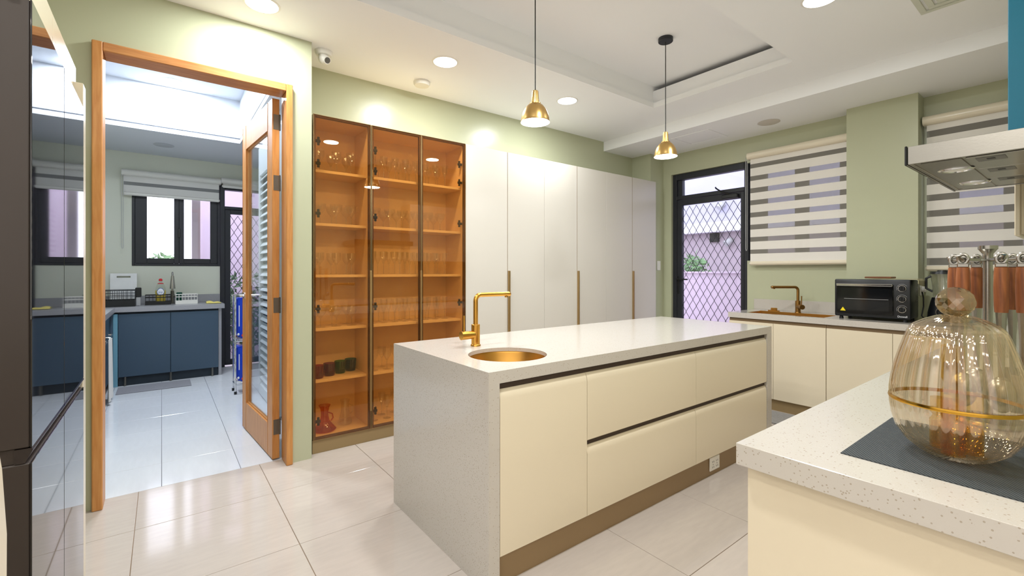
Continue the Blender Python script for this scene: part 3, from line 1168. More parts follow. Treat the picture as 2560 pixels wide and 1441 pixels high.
def display_cabinet(x0, x1, label):
    t = thing('display_cabinet', ((x0 + x1) / 2, 3.6, 0), label, 'cabinet', 'tall glazed display cabinets')
    s = .018
    mb = MB()
    mb.box(x0 + .002, x0 + s, YC + .023, YBK, CZ0, CZ1)
    mb.box(x1 - s, x1 - .002, YC + .023, YBK, CZ0, CZ1)
    mb.box(x0 + s, x1 - s, YC + .023, YBK, CZ1 - s, CZ1)
    mb.box(x0 + s, x1 - s, YC + .023, YBK, CZ0, CZ0 + s)
    mb.box(x0 + s, x1 - s, YBK - .01, YBK, CZ0 + s, CZ1 - s)
    part('body', mb, 'laminate', t, 'honey coloured laminate carcass')
    part('plinth', MB().box(x0, x1, YC + .012, YBK, 0, CZ0 - .002), 'kick_gold', t, 'tan gold plinth')
    for z in SH:
        part('shelf', MB().box(x0 + s, x1 - s, YC + .05, YBK - .01, z - .02, z, .001), 'laminate', t)
    return t


X3 = (.849, 1.269, 1.688, 2.114)
ca = display_cabinet(X3[0], X3[1], 'narrow tall display cabinet with a single amber glass door beside the doorway')
glass_door(ca, X3[0] + .002, X3[1] - .002, 1, -1)
cb = display_cabinet(X3[1], X3[3], 'wide tall display cabinet with two amber glass doors next to white doors')
glass_door(cb, X3[1] + .003, X3[2] - .0015, 1, -1)
glass_door(cb, X3[2] + .0015, X3[3] - .002, 0, 1)

WX = (2.114, 2.576, 3.038, 3.502, 3.968, 4.43, 4.90)
for n_ in range(3):
    x0, xm, x1 = WX[2 * n_], WX[2 * n_ + 1], WX[2 * n_ + 2]
    lab = ('tall cream white double door cupboard next to the amber glass cabinet',
           'tall cream white double door cupboard in the middle of the cupboard wall',
           'tall cream white double door cupboard at the corner column')[n_]
    t = thing('tall_cupboard', ((x0 + x1) / 2, 3.6, 0), lab, 'cupboard', 'tall cream white cupboards')
    part('body', MB().box(x0 + .002, min(x1 - .002, 4.86), YC + .024, YBK, CZ0, CZ1 - .002), 'white_lacquer', t)
    part('plinth', MB().box(x0, min(x1, 4.86), YC + .012, YBK, 0, CZ0 - .002), 'kick_gold', t)
    part('door', MB().box(x0 + .0012, xm - .0012, YC, YC + .022, CZ0, CZ1, .0015), 'white_lacquer', t)
    d = part('door', MB().box(xm + .0012, x1 - .0012, YC, YC + .022, CZ0, CZ1, .0015), 'white_lacquer', t)
    part('edge_trim', MB().box(xm - .0010, xm + .0010, YC - .001, YC + .018, 1.307, CZ1), 'gold_profile', t)
    part('handle', MB().box(xm + .0008, xm + .022, YC - .018, YC - .0002, .24, 1.307, .001), 'gold_profile', d, 'long slim gold edge handle')

# ------------------------------------------------------------------ glassware behind the amber doors
def goblet(h, rb, rr, hb, stem, foot):
    """open stemmed glass: foot, stem, bowl"""
    z0 = 0
    prof = [(0, .001), (foot, .001), (foot, .003), (.008, .007), (.0035, .012), (.0035, h - hb), (.01, h - hb + .004)]
    for i in range(1, 7):
        a = i / 6
        r = rb * math.sin(a * math.pi / 2) if a < .55 else rb * math.sin(.55 * math.pi / 2) + (rr - rb * math.sin(.55 * math.pi / 2)) * ((a - .55) / .45)
        prof.append((r, h - hb + .004 + (hb - .004) * (a ** 1.25)))
    return MB().lathe(prof, (0, 0), 20)


def tumbler(h, r0, r1, ribs=0):
    fr = (lambda t, r, z: r * (1 + .035 * math.cos(t * ribs))) if ribs else None
    return MB().lathe([(0, .002), (r0 * .95, .002), (r0, .006), (r0 + (r1 - r0) * .5, h * .5), (r1, h), (r1 - .002, h), (r0 - .003, .010), (0, .010)], (0, 0), 40 if ribs else 20, fr)


GM = {
    'balloon': goblet(.165, .044, .034, .095, 1, .033).mesh('balloon_glass', (0, 0, 0), 'clear_glass'),
    'wide': goblet(.150, .050, .046, .085, 1, .036).mesh('wide_goblet', (0, 0, 0), 'clear_glass'),
    'wine': goblet(.185, .036, .030, .100, 1, .031).mesh('wine_glass', (0, 0, 0), 'clear_glass'),
    'flute': goblet(.190, .029, .027, .115, 1, .029).mesh('slim_glass', (0, 0, 0), 'clear_glass'),
}


def glass_row(kind, name, xs, z, label, group, rows=((3.53,), )):
    for y in rows:
        for x in xs:
            o = bpy.data.objects.new(name, GM[kind])
            COL.objects.link(o)
            o.location = (x + random.uniform(-.004, .004), y + random.uniform(-.005, .005), z)
            o.rotation_euler.z = random.uniform(0, 6)
            setp(o, label, 'glass', group)


xa = [.928, 1.042, 1.156]
yy = (3.535, 3.655)
shelf_words = ('top', 'second', 'third', 'fourth')
for i, (k, nm, adj) in enumerate((('balloon', 'brandy_glass', 'clear balloon glass'), ('wide', 'brandy_glass', 'clear wide goblet'), ('balloon', 'brandy_glass', 'clear balloon goblet'), ('wide', 'brandy_glass', 'clear low stemmed goblet'))):
    glass_row(k, nm, xa, SH[i], f'{adj} on the {shelf_words[i]} shelf behind the single amber door', f'goblets on the {shelf_words[i]} shelf of the narrow display cabinet', yy)
xb = [1.325 + .092 * i for i in range(8)]
for i, (k, nm, adj) in enumerate((('wine', 'wine_glass', 'clear wine glass'), ('wide', 'wine_glass', 'clear round goblet'), ('wine', 'wine_glass', 'clear stemmed wine glass'), ('flute', 'wine_glass', 'clear slim stemmed glass'))):
    xs = xb if k != 'wide' else [1.346 + .116 * i for i in range(6)]
    glass_row(k, nm, xs, SH[i], f'{adj} on the {shelf_words[i]} shelf behind the double amber doors', f'stemmed glasses on the {shelf_words[i]} shelf of the wide display cabinet', yy)
xc = [1.335 + .11 * i for i in range(7)]
glass_row('balloon', 'wine_glass', xc, SH[4], 'clear stemmed glass on the fifth shelf behind the double amber doors', 'stemmed glasses on the fifth shelf of the wide display cabinet', yy)
glass_row('wine', 'wine_glass', xc, CZ0 + .018, 'clear wine glass on the cabinet floor behind the double amber doors', 'stemmed glasses on the floor of the wide display cabinet', yy)
for i, (mt, colr) in enumerate((('maroon_glass', 'dark maroon'), ('purple_glass', 'plum purple'), ('green_glass', 'dark green'), ('teal_glass', 'dark teal'))):
    mb = tumbler(.095, .036, .043, 18)
    mb.bm.transform(Matrix.Translation((.915 + .092 * i, 3.535 + .04 * i, SH[4])))
    solo('ribbed_tumbler', mb, mt, f'{colr} ribbed tumbler on the fifth shelf of the display cabinet', 'tumbler', 'coloured tumblers in the display cabinet')
# carafes on the cabinet floor
cz = CZ0 + .018
mb = MB().lathe([(0, cz + .002), (.075, cz + .003), (.082, cz + .012), (.060, cz + .04), (.034, cz + .075), (.026, cz + .11), (.026, cz + .14), (.032, cz + .17), (.040, cz + .185), (.042, cz + .19)], (.962, 3.54), 28)
c1 = thing('carafe', (.962, 3.54, cz), 'copper tinted flared carafe on the floor of the display cabinet', 'carafe')
part('body', mb, 'copper_glass', c1)
part('handle', MB().tube([(.962 + .028, 3.54, cz + .13), (.962 + .055, 3.54, cz + .115), (.962 + .062, 3.54, cz + .085), (.962 + .045, 3.54, cz + .065)], .005, 8), 'copper_glass', c1)
mb = MB().lathe([(0, cz + .002), (.05, cz + .003), (.052, cz + .02), (.04, cz + .06), (.028, cz + .11), (.03, cz + .16), (.036, cz + .19)], (1.13, 3.6), 28)
c2 = thing('carafe', (1.13, 3.6, cz), 'clear glass carafe on the floor of the display cabinet', 'carafe')
part('body', mb, 'clear_glass', c2)
part('handle', MB().tube([(1.13 + .03, 3.6, cz + .15), (1.13 + .06, 3.6, cz + .13), (1.13 + .062, 3.6, cz + .09), (1.13 + .036, 3.6, cz + .07)], .005, 8), 'clear_glass', c2)

# ================================================================== COUNTER ALONG THE WINDOW WALL
FX = 4.52            # front edge of the worktop
FYL = 2.31
FS = (4.60, 4.905, 1.50, 2.17)     # sink cut-out x0,x1,y0,y1
NY0, NY1 = -.088, .532            # near counter depth
NX0 = 1.078
fw_t = thing('window_worktop', (4.83, 1.4, zb), 'cream quartz worktop with a brass trough sink below the window blind', 'worktop')
mb = MB()
mb.box(FX, FS[0], NY1 + .001, FYL, zb, zt)
mb.box(FS[1], XW - .002, FS[2], FYL, zb, zt)
mb.box(FS[0], FS[1], FS[3], FYL, zb, zt)
mb.box(FS[0], XW - .002, 1.434, FS[2], zb, zt)
mb.box(FS[0], 4.946, NY1 + .001, 1.434, zb, zt)
mb.box(4.946, XW - .002, NY1 + .001, .936, zb, zt)
part('slab', mb, 'quartz', fw_t)
mb = MB().box(XW - .018, XW - .0005, 1.434, 2.33, zt, 1.004, .001)
solo('splashback', mb, 'quartz', 'low cream quartz splashback behind the trough sink', 'splashback')
# brass trough sink
t = thing('trough_sink', (4.75, 1.83, .70), 'rectangular brushed brass trough sink below the window blind', 'sink')
mb = MB()
x0, x1, y0, y1 = FS[0] + .002, FS[1] - .002, FS[2] + .002, FS[3] - .002
mb.box(x0, x0 + .004, y0, y1, .70, zt - .003)
mb.box(x1 - .004, x1, y0, y1, .70, zt + .002)
mb.box(x0 + .004, x1 - .004, y0, y0 + .004, .70, zt - .003)
mb.box(x0 + .004, x1 - .004, y1 - .004, y1, .70, zt - .003)
mb.box(x0, x1, y0, y1, .696, .70)
part('basin', mb, 'brass_satin', t)
part('drain', MB().lathe([(0, .706), (.03, .706), (.034, .701)], (4.75, 1.83), 20), 'brass_dark', t)
tap('window_tap', (4.94, 1.83, zt), (-.75, .66, 0), (-.72, -.69, 0), .265, .25, 'brass_dark', 'dark brass single lever tap standing behind the trough sink')
t = thing('soap_dish', (4.935, 2.05, zt), 'small brass block holder standing on the rim of the trough sink', 'holder')
part('tray', MB().box(4.915, 4.955, 2.00, 2.10, zt, zt + .012, .003), 'brass_satin', t)
part('block', MB().box(4.92, 4.95, 2.02, 2.075, zt + .012, zt + .036, .004), 'brass_satin', t)

FDX = FX + .022
for n_, (y0, ym, y1) in enumerate(((1.459, 1.885, 2.302), (.60, 1.008, 1.457))):
    lab = ('cream base cabinet with two doors under the trough sink', 'cream base cabinet with two doors under the toaster oven')[n_]
    t = thing('base_cabinet', (4.83, (y0 + y1) / 2, 0), lab, 'cabinet', 'cream base cabinets along the window wall')
    mb = MB()
    if n_ == 0:
        mb.box(FDX + .021, XW - .006, y0, y0 + .018, .107, zb - .002)
        mb.box(FDX + .021, XW - .006, y1 - .018, y1, .107, zb - .002)
        mb.box(FDX + .021, XW - .006, y0 + .018, y1 - .018, .107, .125)
        mb.box(XW - .024, XW - .006, y0 + .018, y1 - .018, .125, zb - .002)
    else:
        mb.box(FDX + .021, 4.944, y0, y1, .107, zb - .002)
    part('body', mb, 'cream_edge', t)
    part('plinth', MB().box(FX + .03, 4.944, y0, y1, 0, .105), 'kick_gold', t)
    part('channel', MB().box(FX + .016, FX + .042, y0, y1, .812, zb - .002), 'bronze_strip', t, 'brown finger channel')
    part('door', MB().box(FX + .004, FX + .024, y0 + .0012, ym - .0012, .107, .812, .0015), 'cream_lacquer', t)
    part('door', MB().box(FX + .004, FX + .024, ym + .0012, y1 - .0012, .107, .812, .0015), 'cream_lacquer', t)

solo('floor_rug', MB().box(4.14, 4.50, .85, 2.2, 0, .009, .002), 'rug_grey', 'grey woven rug lying between the island and base cabinets', 'rug')

# ------------------------------------------------------------------ toaster oven
ov = thing('toaster_oven', (4.79, 1.176, zt), 'black toaster oven with three round dials on the window worktop', 'oven')
ox0, ox1, oy0, oy1, oz0, oz1 = 4.65, 4.93, .925, 1.432, .921, 1.235
part('body', MB().box(ox0 + .012, ox1, oy0 + .006, oy1 - .004, oz0, oz1 - .004, .012, 2), 'black_plastic', ov)
mb = MB().box(ox0, ox0 + .014, oy0, oy1, oz0 - .002, oz1, .010, 2)
fc = part('fascia', mb, 'black_plastic', ov)
dr = part('door', MB().box(ox0 - .014, ox0 - .001, 1.03, 1.415, .945, 1.195, .004), 'black_gloss', ov)
part('door_glass', MB().box(ox0 - .0155, ox0 - .0142, 1.055, 1.385, .975, 1.160, .0005), 'oven_glass', dr, 'dark oven glass')
part('rack_line', MB().box(ox0 - .0162, ox0 - .0156, 1.06, 1.36, 1.070, 1.072), 'print_grey', dr)
part('handle', MB().box(ox0 - .038, ox0 - .024, 1.03, 1.412, 1.178, 1.198, .004).cyl((ox0 - .026, 1.05, 1.188), (ox0 - .013, 1.05, 1.188), .006).cyl((ox0 - .026, 1.39, 1.188), (ox0 - .013, 1.39, 1.188), .006), 'chrome', dr, 'silver bar handle')
tri = [(1.388, .966), (1.348, .966), (1.368, .998)]
part('warning_label', MB().prism(tri, 'x', ox0 - .0175, ox0 - .0164), 'label_yellow', dr, 'yellow triangular warning label')
for z in (1.165, 1.081, .997):
    mb = MB().cyl((ox0, .977, z), (ox0 - .006, .977, z), .028, .027, 24).cyl((ox0 - .006, .977, z), (ox0 - .024, .977, z), .021, .018, 24)
    mb.box(ox0 - .028, ox0 - .02, .9755 - .003, .9755 + .006, z - .016, z + .016, .002)
    k = part('dial', mb, 'black_plastic', ov)
    ringp = [(ox0 - .0065, .977 + .024 * math.cos(a), z + .024 * math.sin(a)) for a in (2 * math.pi * i / 24 for i in range(24))]
    part('dial_ring', MB().tube(ringp, .0026, 6, closed=True), 'chrome', k, 'silver dial ring')
    arc = [(ox0 - .001, .977 + .034 * math.cos(a), z + .034 * math.sin(a)) for a in (-.4 + 3.0 * i / 14 for i in range(15))]
    part('dial_marks', MB().tube(arc, .0009, 4), 'print_grey', k)
part('maker_text', text_mb('Dowell', .021, .0003, frame_mat((ox0 - .0008, .975, .9405), (0, -1, 0), (0, 0, 1))), 'label_white', ov)
for fx_ in (ox0 + .03, ox1 - .03):
    for fy_ in (oy0 + .04, oy1 - .04):
        part('foot', MB().cyl((fx_, fy_, zt), (fx_, fy_, oz0 + .002), .016, .013, 14), 'black_plastic', ov)
for i in range(9):
    part('vent_slot', MB().box(ox1 - .06, ox1 - .012, oy0 + .0045, oy0 + .0065, 1.02 + i * .020, 1.026 + i * .020), 'steel_dark', ov)


def clothf(u, v):
    # lies on the oven and hangs over its end
    x = 4.70 + .20 * u + .006 * math.sin(9 * v)
    L = .40 * v
    flat = .30
    if L < flat:
        return (x, 1.205 - L, oz1 + .004)
    s_ = L - flat
    return (x + .003 * math.sin(20 * u), .905 - .006 * math.sin(7 * u + 1) - min(s_, .01), oz1 + .004 - s_ * .6 * (.6 + .4 * u))


solo('dish_cloth', MB().sheet(clothf, 14, 16, .004), 'beige_cloth', 'beige folded cloth laid over the top of the toaster oven', 'cloth')
mb = MB().box(4.72, 4.86, 1.06, 1.24, oz1 + .008, oz1 + .022, .004)
solo('wooden_trivet', mb, 'walnut_board', 'small brown wooden board lying on the toaster oven', 'board')

# ------------------------------------------------------------------ blender with glass jug
t = thing('blender', (4.86, .775, zt), 'black countertop blender with a clear jug beside the toaster oven', 'blender')
bc = (4.86, .775)
part('base', MB().lathe([(0, zt), (.088, zt), (.092, zt + .01), (.088, zt + .08), (.07, zt + .17), (.062, zt + .20), (0, zt + .20)], bc, 28), 'black_plastic', t)
mb = MB().lathe([(.052, zt + .20), (.056, zt + .215), (.07, zt + .38), (.074, zt + .39), (.071, zt + .39), (.053, zt + .22)], bc, 24)
part('jug', mb, 'clear_glass', t, 'clear blender jug')
part('lid', MB().lathe([(0, zt + .415), (.03, zt + .415), (.034, zt + .405), (.07, zt + .405), (.076, zt + .385), (.0, zt + .385)], bc, 24), 'black_plastic', t)
d_ = Vector((-.985, -.17, 0))
cc = Vector((bc[0], bc[1], zt + .09)) + d_ * .083
mb = MB().cyl(cc, cc + d_ * .016, .032, .028, 24)
k = part('dial', mb, 'black_gloss', t)
sdir = Vector((-d_.y, d_.x, 0))
part('dial_ring', MB().tube([cc + d_ * .004 + (sdir * math.cos(a) + Vector((0, 0, 1)) * math.sin(a)) * .040 for a in (2 * math.pi * i / 24 for i in range(24))], .002, 6, closed=True), 'steel', k)
part('jug_handle', MB().tube([(bc[0] + .02, bc[1] + .068, zt + .37), (bc[0] + .02, bc[1] + .10, zt + .35), (bc[0] + .02, bc[1] + .10, zt + .27), (bc[0] + .02, bc[1] + .06, zt + .245)], .009, 8), 'black_plastic', t)
solo('power_cord', MB().tube([(4.80, .865, zt + .02), (4.84, .895, zt + .05), (4.93, .90, zt + .12), (4.99, .912, zt + .19), (5.02, .925, zt + .235)], .005, 8), 'cord_black', 'black power cord running from the blender to the wall socket', 'cord')
t = thing('socket_outlet', (5.04, .93, 1.12), 'white socket plate with plug on the column side beside the blender', 'socket')
part('plate', MB().box(4.985, 5.10, .928, .936, 1.10, 1.21, .003), 'white_plastic', t)
part('plug', MB().box(5.005, 5.05, .90, .928, 1.13, 1.175, .005), 'white_plastic', t)
t = thing('light_switch', (5.03, 3.47, 1.37), 'white light switch plate on the side of the corner column', 'switch')
part('plate', MB().box(4.995, 5.065, 3.464, 3.4725, 1.315, 1.435, .003), 'white_plastic', t)
part('rocker', MB().box(5.015, 5.045, 3.461, 3.464, 1.345, 1.405, .002), 'white_plastic', t)

# ================================================================== STRIPED ROLLER BLINDS
def zebra(name, axis, a0, a1, f, ztop, zrail, bands, label, m_case, m_op, m_sh, cord_at=None, cord_z=None, s=-1):
    """axis 'y': blind runs along y at x=f, room side is -x.  axis 'x': runs along x at y=f, room side is -y."""
    def bx(mbx, p0, p1, d0, d1, z0, z1, bev=0.0):
        if axis == 'y':
            mbx.box(f + d0, f + d1, p0, p1, z0, z1, bev)
        else:
            mbx.box(p0, p1, f + d0, f + d1, z0, z1, bev)
    mid = (a0 + a1) / 2
    t = thing(name, (f, mid, zrail) if axis == 'y' else (mid, f, zrail), label, 'blind')
    prof = []
    for i in range(11):
        a = math.pi * i / 10
        prof.append((-.018 - .034 * math.sin(a), ztop - .037 + .037 * math.cos(a)))
    prof += [(.062, ztop - .074), (.062, ztop)]
    mb = MB()
    if axis == 'y':
        mb.prism([(f + p, z) for p, z in prof], 'y', a0 - .02, a1 + .02)
    else:
        A = mb.ring([(a0 - .02, f + p, z) for p, z in prof])
        B = mb.ring([(a1 + .02, f + p, z) for p, z in prof])
        mb.bridge(A, B)
        mb.bm.faces.new(A[::-1])
        mb.bm.faces.new(B)
    part('cassette', mb, m_case, t)
    zz = ztop - .074
    for (h, l) in bands:
        mb = MB()
        bx(mb, a0, a1, -.002, .0, h, zz)
        part('fabric_band', mb, m_op, t)
        mb = MB()
        bx(mb, a0, a1, -.0016, -.0006, l, h)
        part('sheer_band', mb, m_sh, t)
        zz = l
    mb = MB()
    bx(mb, a0, a1, -.002, .0, zrail + .04, zz)
    part('fabric_band', mb, m_op, t)
    mb = MB()
    bx(mb, a0 - .01, a1 + .01, -.018, .016, zrail, zrail + .042, .014)
    part('bottom_rail', mb, m_case, t)
    if cord_at is not None:
        pts = []
        for k in range(30):
            pts.append((cord_at + .008, ztop - .05 - (ztop - .05 - cord_z - .02) * k / 29))
        pts += [(cord_at + .004, cord_z), (cord_at - .004, cord_z)]
        for k in range(30):
            pts.append((cord_at - .008, cord_z + .02 + (ztop - .05 - cord_z - .02) * k / 29))
        P3 = [(f - .03, p, z) if axis == 'y' else (p, f - .03, z) for p, z in pts]
        part('bead_chain', MB().tube(P3, .0028, 6), 'grey_plastic', t, 'fine grey bead chain')
    return t


XB = XW - .07
zebra('roller_blind', 'y', 1.437, 2.343, XB, 2.587, 1.368,
      ((2.462, 2.417), (2.332, 2.282), (2.202, 2.149), (2.071, 2.019), (1.938, 1.886), (1.807, 1.754), (1.672, 1.623), (1.537, 1.492)),
      'cream striped day night roller blind over the trough sink', 'blind_case', 'fabric_cream', 'sheer', 2.372, 1.527)
zebra('roller_blind', 'y', .02, .905, XB, 2.592, 1.304,
      ((2.470, 2.417), (2.340, 2.286), (2.210, 2.152), (2.081, 2.022), (1.938, 1.886), (1.807, 1.754), (1.672, 1.623), (1.537, 1.492), (1.412, 1.352)),
      'cream striped day night roller blind behind the range hood', 'blind_case', 'fabric_cream', 'sheer')
zebra('roller_blind', 'x', -.365, .612, 7.26, 2.545, 2.232, ((2.399, 2.357), ),
      'grey white striped roller blind drawn up over the back kitchen window', 'blind_case_grey', 'fabric_grey', 'sheer_grey', -.375, 1.58)
zebra('roller_blind', 'x', .655, 1.43, 7.26, 2.565, 2.435, (),
      'grey white roller blind drawn up over the back kitchen door', 'blind_case_grey', 'fabric_grey', 'sheer_grey')


# ================================================================== RANGE HOOD AND NEAR COUNTER
hd = thing('range_hood', (2.59, .17, 1.686), 'stainless steel range hood with a blue filmed flue above the counter', 'hood')
hx0, hx1, hy0, hy1, hz0, hz1 = 2.14, 3.02, -.088, .434, 1.687, 1.751
mb = MB()
mb.box(hx0, hx0 + .012, hy0, hy1, hz0, hz1, .001)
mb.box(hx1 - .012, hx1, hy0, hy1, hz0, hz1, .001)
mb.box(hx0 + .012, hx1 - .012, hy1 - .012, hy1, hz0, hz1, .001)
mb.box(hx0 + .012, hx1 - .012, hy0, hy1 - .012, hz1 - .004, hz1)
mb.box(hx0 + .012, hx1 - .012, hy0, hy1 - .012, hz0 + .004, hz0 + .008)
part('canopy', mb, 'steel', hd)
part('front_glass', MB().box(hx0 - .002, hx1 + .002, hy1 + .001, hy1 + .009, hz0 - .003, hz1 + .003, .002), 'black_gloss', hd, 'black glass front strip')
part('light_panel', MB().box(hx0 + .03, hx1 - .03, .30, hy1 - .03, hz0 + .0005, hz0 + .0038), 'steel', hd)
for x in (2.40, 2.80):
    mb = MB().lathe([(.052, hz0 + .0005), (.046, hz0 - .004), (.040, hz0 - .004), (.038, hz0 + .0005)], (x, .345), 28)
    l_ = part('lamp_ring', mb, 'chrome', hd)
    part('lamp_lens', MB().lathe([(0, hz0 - .001), (.038, hz0 - .001), (.038, hz0 + .0006), (0, hz0 + .0006)], (x, .345), 24), 'white_plastic', l_)
for i in range(3):
    xa0 = hx0 + .04 + i * .268
    f_ = part('grease_filter', MB().box(xa0, xa0 + .264, hy0 + .02, .290, hz0 + .0002, hz0 + .0038, .001), 'steel', hd)
    part('filter_latch', MB().box(xa0 + .03, xa0 + .10, .20, .27, hz0 - .0012, hz0 + .0002), 'steel_dark', f_)
    part('latch_slot', MB().box(xa0 + .045, xa0 + .07, .225, .245, hz0 - .002, hz0 - .0012), 'label_black', f_)
mb = MB().box(2.44, 2.74, hy0, .214, hz1 + .0005, 2.36, .002).box(2.45, 2.73, hy0, .206, 2.36, ZC, .002)
part('flue', mb, 'film_teal', hd, 'flue wrapped in teal blue protective film')

uc = thing('wall_cabinet', (3.7, .08, 1.461), 'cream wall cabinet hung past the range hood', 'cabinet')
part('body', MB().box(3.06, 4.50, hy0, .228, 1.468, 2.35), 'cream_edge', uc)
for i in range(3):
    x0 = 3.06 + i * .48
    part('door', MB().box(x0 + .001, x0 + .479, .229, .249, 1.461, 2.35, .004), 'cream_lacquer', uc)

nw = thing('counter_worktop', (3.0, .22, zb), 'speckled cream quartz counter with a ribbed jar on top', 'worktop')
part('slab', MB().box(NX0, XW - .002, NY0, NY1, zb, zt, .0012), 'quartz', nw)
xs = [1.112, 1.95, 2.6, 3.25, 3.9, 4.50]
for i in range(len(xs) - 1):
    x0, x1 = xs[i], xs[i + 1]
    lab = ('beige base cabinet whose plain end panel faces the room under the counter',
           'beige base cabinet just past the end of the counter',
           'beige base cabinet below the range hood',
           'beige base cabinet past the range hood under the counter',
           'beige base cabinet in the counter corner by the window cabinets')[i]
    t = thing('base_cabinet', ((x0 + x1) / 2, .2, 0), lab, 'cabinet', 'beige base cabinets below the counter')
    part('body', MB().box(x0 + (.018 if i == 0 else .001), x1 - .001, NY0, NY1 - .046, .105, zb - .002), 'cream_edge', t)
    part('plinth', MB().box(x0 + .02, x1, NY0, NY1 - .07, 0, .103), 'kick_gold', t)
    if i == 0:
        part('end_panel', MB().box(x0, x0 + .018, NY0, NY1 - .012, 0, zb - .001), 'cream_lacquer', t, 'plain beige end panel')
    xm = (x0 + x1) / 2
    o_ = .019 if i == 0 else .0012
    part('door', MB().box(x0 + o_, xm - .0012, NY1 - .045, NY1 - .025, .107, .812, .0015), 'cream_lacquer', t)
    part('door', MB().box(xm + .0012, x1 - .0012, NY1 - .045, NY1 - .025, .107, .812, .0015), 'cream_lacquer', t)

# woven placemat
pm = MATS['placemat']
nt = pm.node_tree
wv = nt.nodes.new('ShaderNodeTexWave')
wv.inputs['Scale'].default_value = 52
wv.inputs['Distortion'].default_value = 0
mpw = nt.nodes.new('ShaderNodeMapping')
mpw.inputs['Rotation'].default_value = (0, 0, .9)
tcw = nt.nodes.new('ShaderNodeTexCoord')
nt.links.new(tcw.outputs['Object'], mpw.inputs[0])
nt.links.new(mpw.outputs[0], wv.inputs['Vector'])
bpw = nt.nodes.new('ShaderNodeBump')
bpw.inputs['Strength'].default_value = .8
bpw.inputs['Distance'].default_value = .002
nt.links.new(wv.outputs['Fac'], bpw.inputs['Height'])
nt.links.new(bpw.outputs[0], nt.nodes['Principled BSDF'].inputs['Normal'])
rpw = nt.nodes.new('ShaderNodeValToRGB')
rpw.color_ramp.elements[0].color = (*s2l((38, 42, 45)), 1)
rpw.color_ramp.elements[1].color = (*s2l((74, 80, 82)), 1)
nt.links.new(wv.outputs['Fac'], rpw.inputs[0])
nt.links.new(rpw.outputs[0], nt.nodes['Principled BSDF'].inputs['Base Color'])
mb = MB().box(1.197, 1.60, -.02, .358, zt, zt + .002)
solo('placemat', mb, 'placemat', 'dark charcoal woven placemat under the ribbed jar', 'placemat')

# ribbed champagne glass jar
jx, jy = 1.377, .199
jz = zt + .0025
jar = thing('lidded_jar', (jx, jy, jz), 'large ribbed champagne glass jar with gold rim and round knob', 'jar')


def ribs(t, r, z):
    return r * (1 + .045 * (abs(math.cos(t * 13)) - .6))


bowl = [(0, jz), (.048, jz), (.055, jz + .004), (.062, jz + .008), (.084, jz + .026), (.100, jz + .052), (.108, jz + .080), (.111, jz + .105), (.1115, jz + .114)]
inner = [(r - .004, z + (.006 if i < 3 else 0)) for i, (r, z) in enumerate(bowl[1:])][::-1]
part('bowl', MB().lathe(bowl + inner + [(0, jz + .006)], (jx, jy), 156, ribs), 'champagne_bowl', jar, sharp=60)
part('gold_rim', MB().lathe([(.1085, jz + .1145), (.1135, jz + .1145), (.1145, jz + .118), (.1135, jz + .122), (.1085, jz + .122), (.1085, jz + .1145)], (jx, jy), 72), 'gold_band', jar, 'gold band around the jar')
lidp = [(.1115, jz + .1225), (.1115, jz + .135), (.108, jz + .165), (.102, jz + .195), (.094, jz + .225), (.084, jz + .258), (.079, jz + .272)]
lidi = [(r - .004, z) for r, z in lidp][::-1]
ld = part('lid', MB().lathe(lidp + [(.070, jz + .282)] + [(.066, jz + .279)] + lidi, (jx, jy), 156, ribs), 'champagne', jar, sharp=60)
cap = [(.078, jz + .276), (.070, jz + .285), (.052, jz + .296), (.034, jz + .304), (.024, jz + .307), (.022, jz + .303), (.034, jz + .299), (.052, jz + .291), (.070, jz + .280)]
part('lid_crown', MB().lathe(cap, (jx, jy), 84, lambda t, r, z: r * (1 + .02 * math.cos(t * 20))), 'champagne', ld, sharp=25)
mb = MB()
kc = jz + .336
prof = [(.0001, kc - .033)]
for i in range(1, 12):
    a = math.pi * i / 12
    prof.append((.0335 * math.sin(a), kc - .0325 * math.cos(a)))
prof.append((.0001, kc + .0325))
mb.lathe(prof, (jx, jy), 16)
# twist alternate rings so the facets read as diamonds
mb.bm.verts.ensure_lookup_table()
for v in mb.bm.verts:
    k = round(math.degrees(math.acos(max(-1, min(1, (kc - v.co.z) / .0326)))) / 15)
    a = (k % 2) * math.pi / 16
    x, y = v.co.x - jx, v.co.y - jy
    v.co.x, v.co.y = jx + x * math.cos(a) - y * math.sin(a), jy + x * math.sin(a) + y * math.cos(a)
bmesh.ops.triangulate(mb.bm, faces=mb.bm.faces)
part('knob', mb, 'knob_glass', ld, 'faceted round glass knob', sharp=1)
for i, (dx, dy, h, r, lab) in enumerate(((-.026, .0, .235, .020, 'tall amber glass vial standing inside the ribbed jar'), (.014, -.023, .13, .020, 'short amber glass vial at the rear inside the ribbed jar'), (.014, .025, .11, .020, 'small amber glass vial beside the tall vial inside the jar'))):
    c = (jx + dx, jy + dy)
    z = jz + .0085
    t = thing('amber_vial', (*c, z), lab, 'vial', 'amber vials inside the jar')
    part('vial_body', MB().lathe([(0, z), (r, z), (r, z + h * .55), (r * .75, z + h * .62), (r * .75, z + h * .66), (r * .95, z + h * .7), (r * .95, z + h), (0, z + h)], c, 22), 'amber_glass', t)
    part('vial_liquid', MB().lathe([(0, z + .004), (r - .003, z + .004), (r - .003, z + h * .5), (0, z + h * .5)], c, 18), 'amber_glass', t)

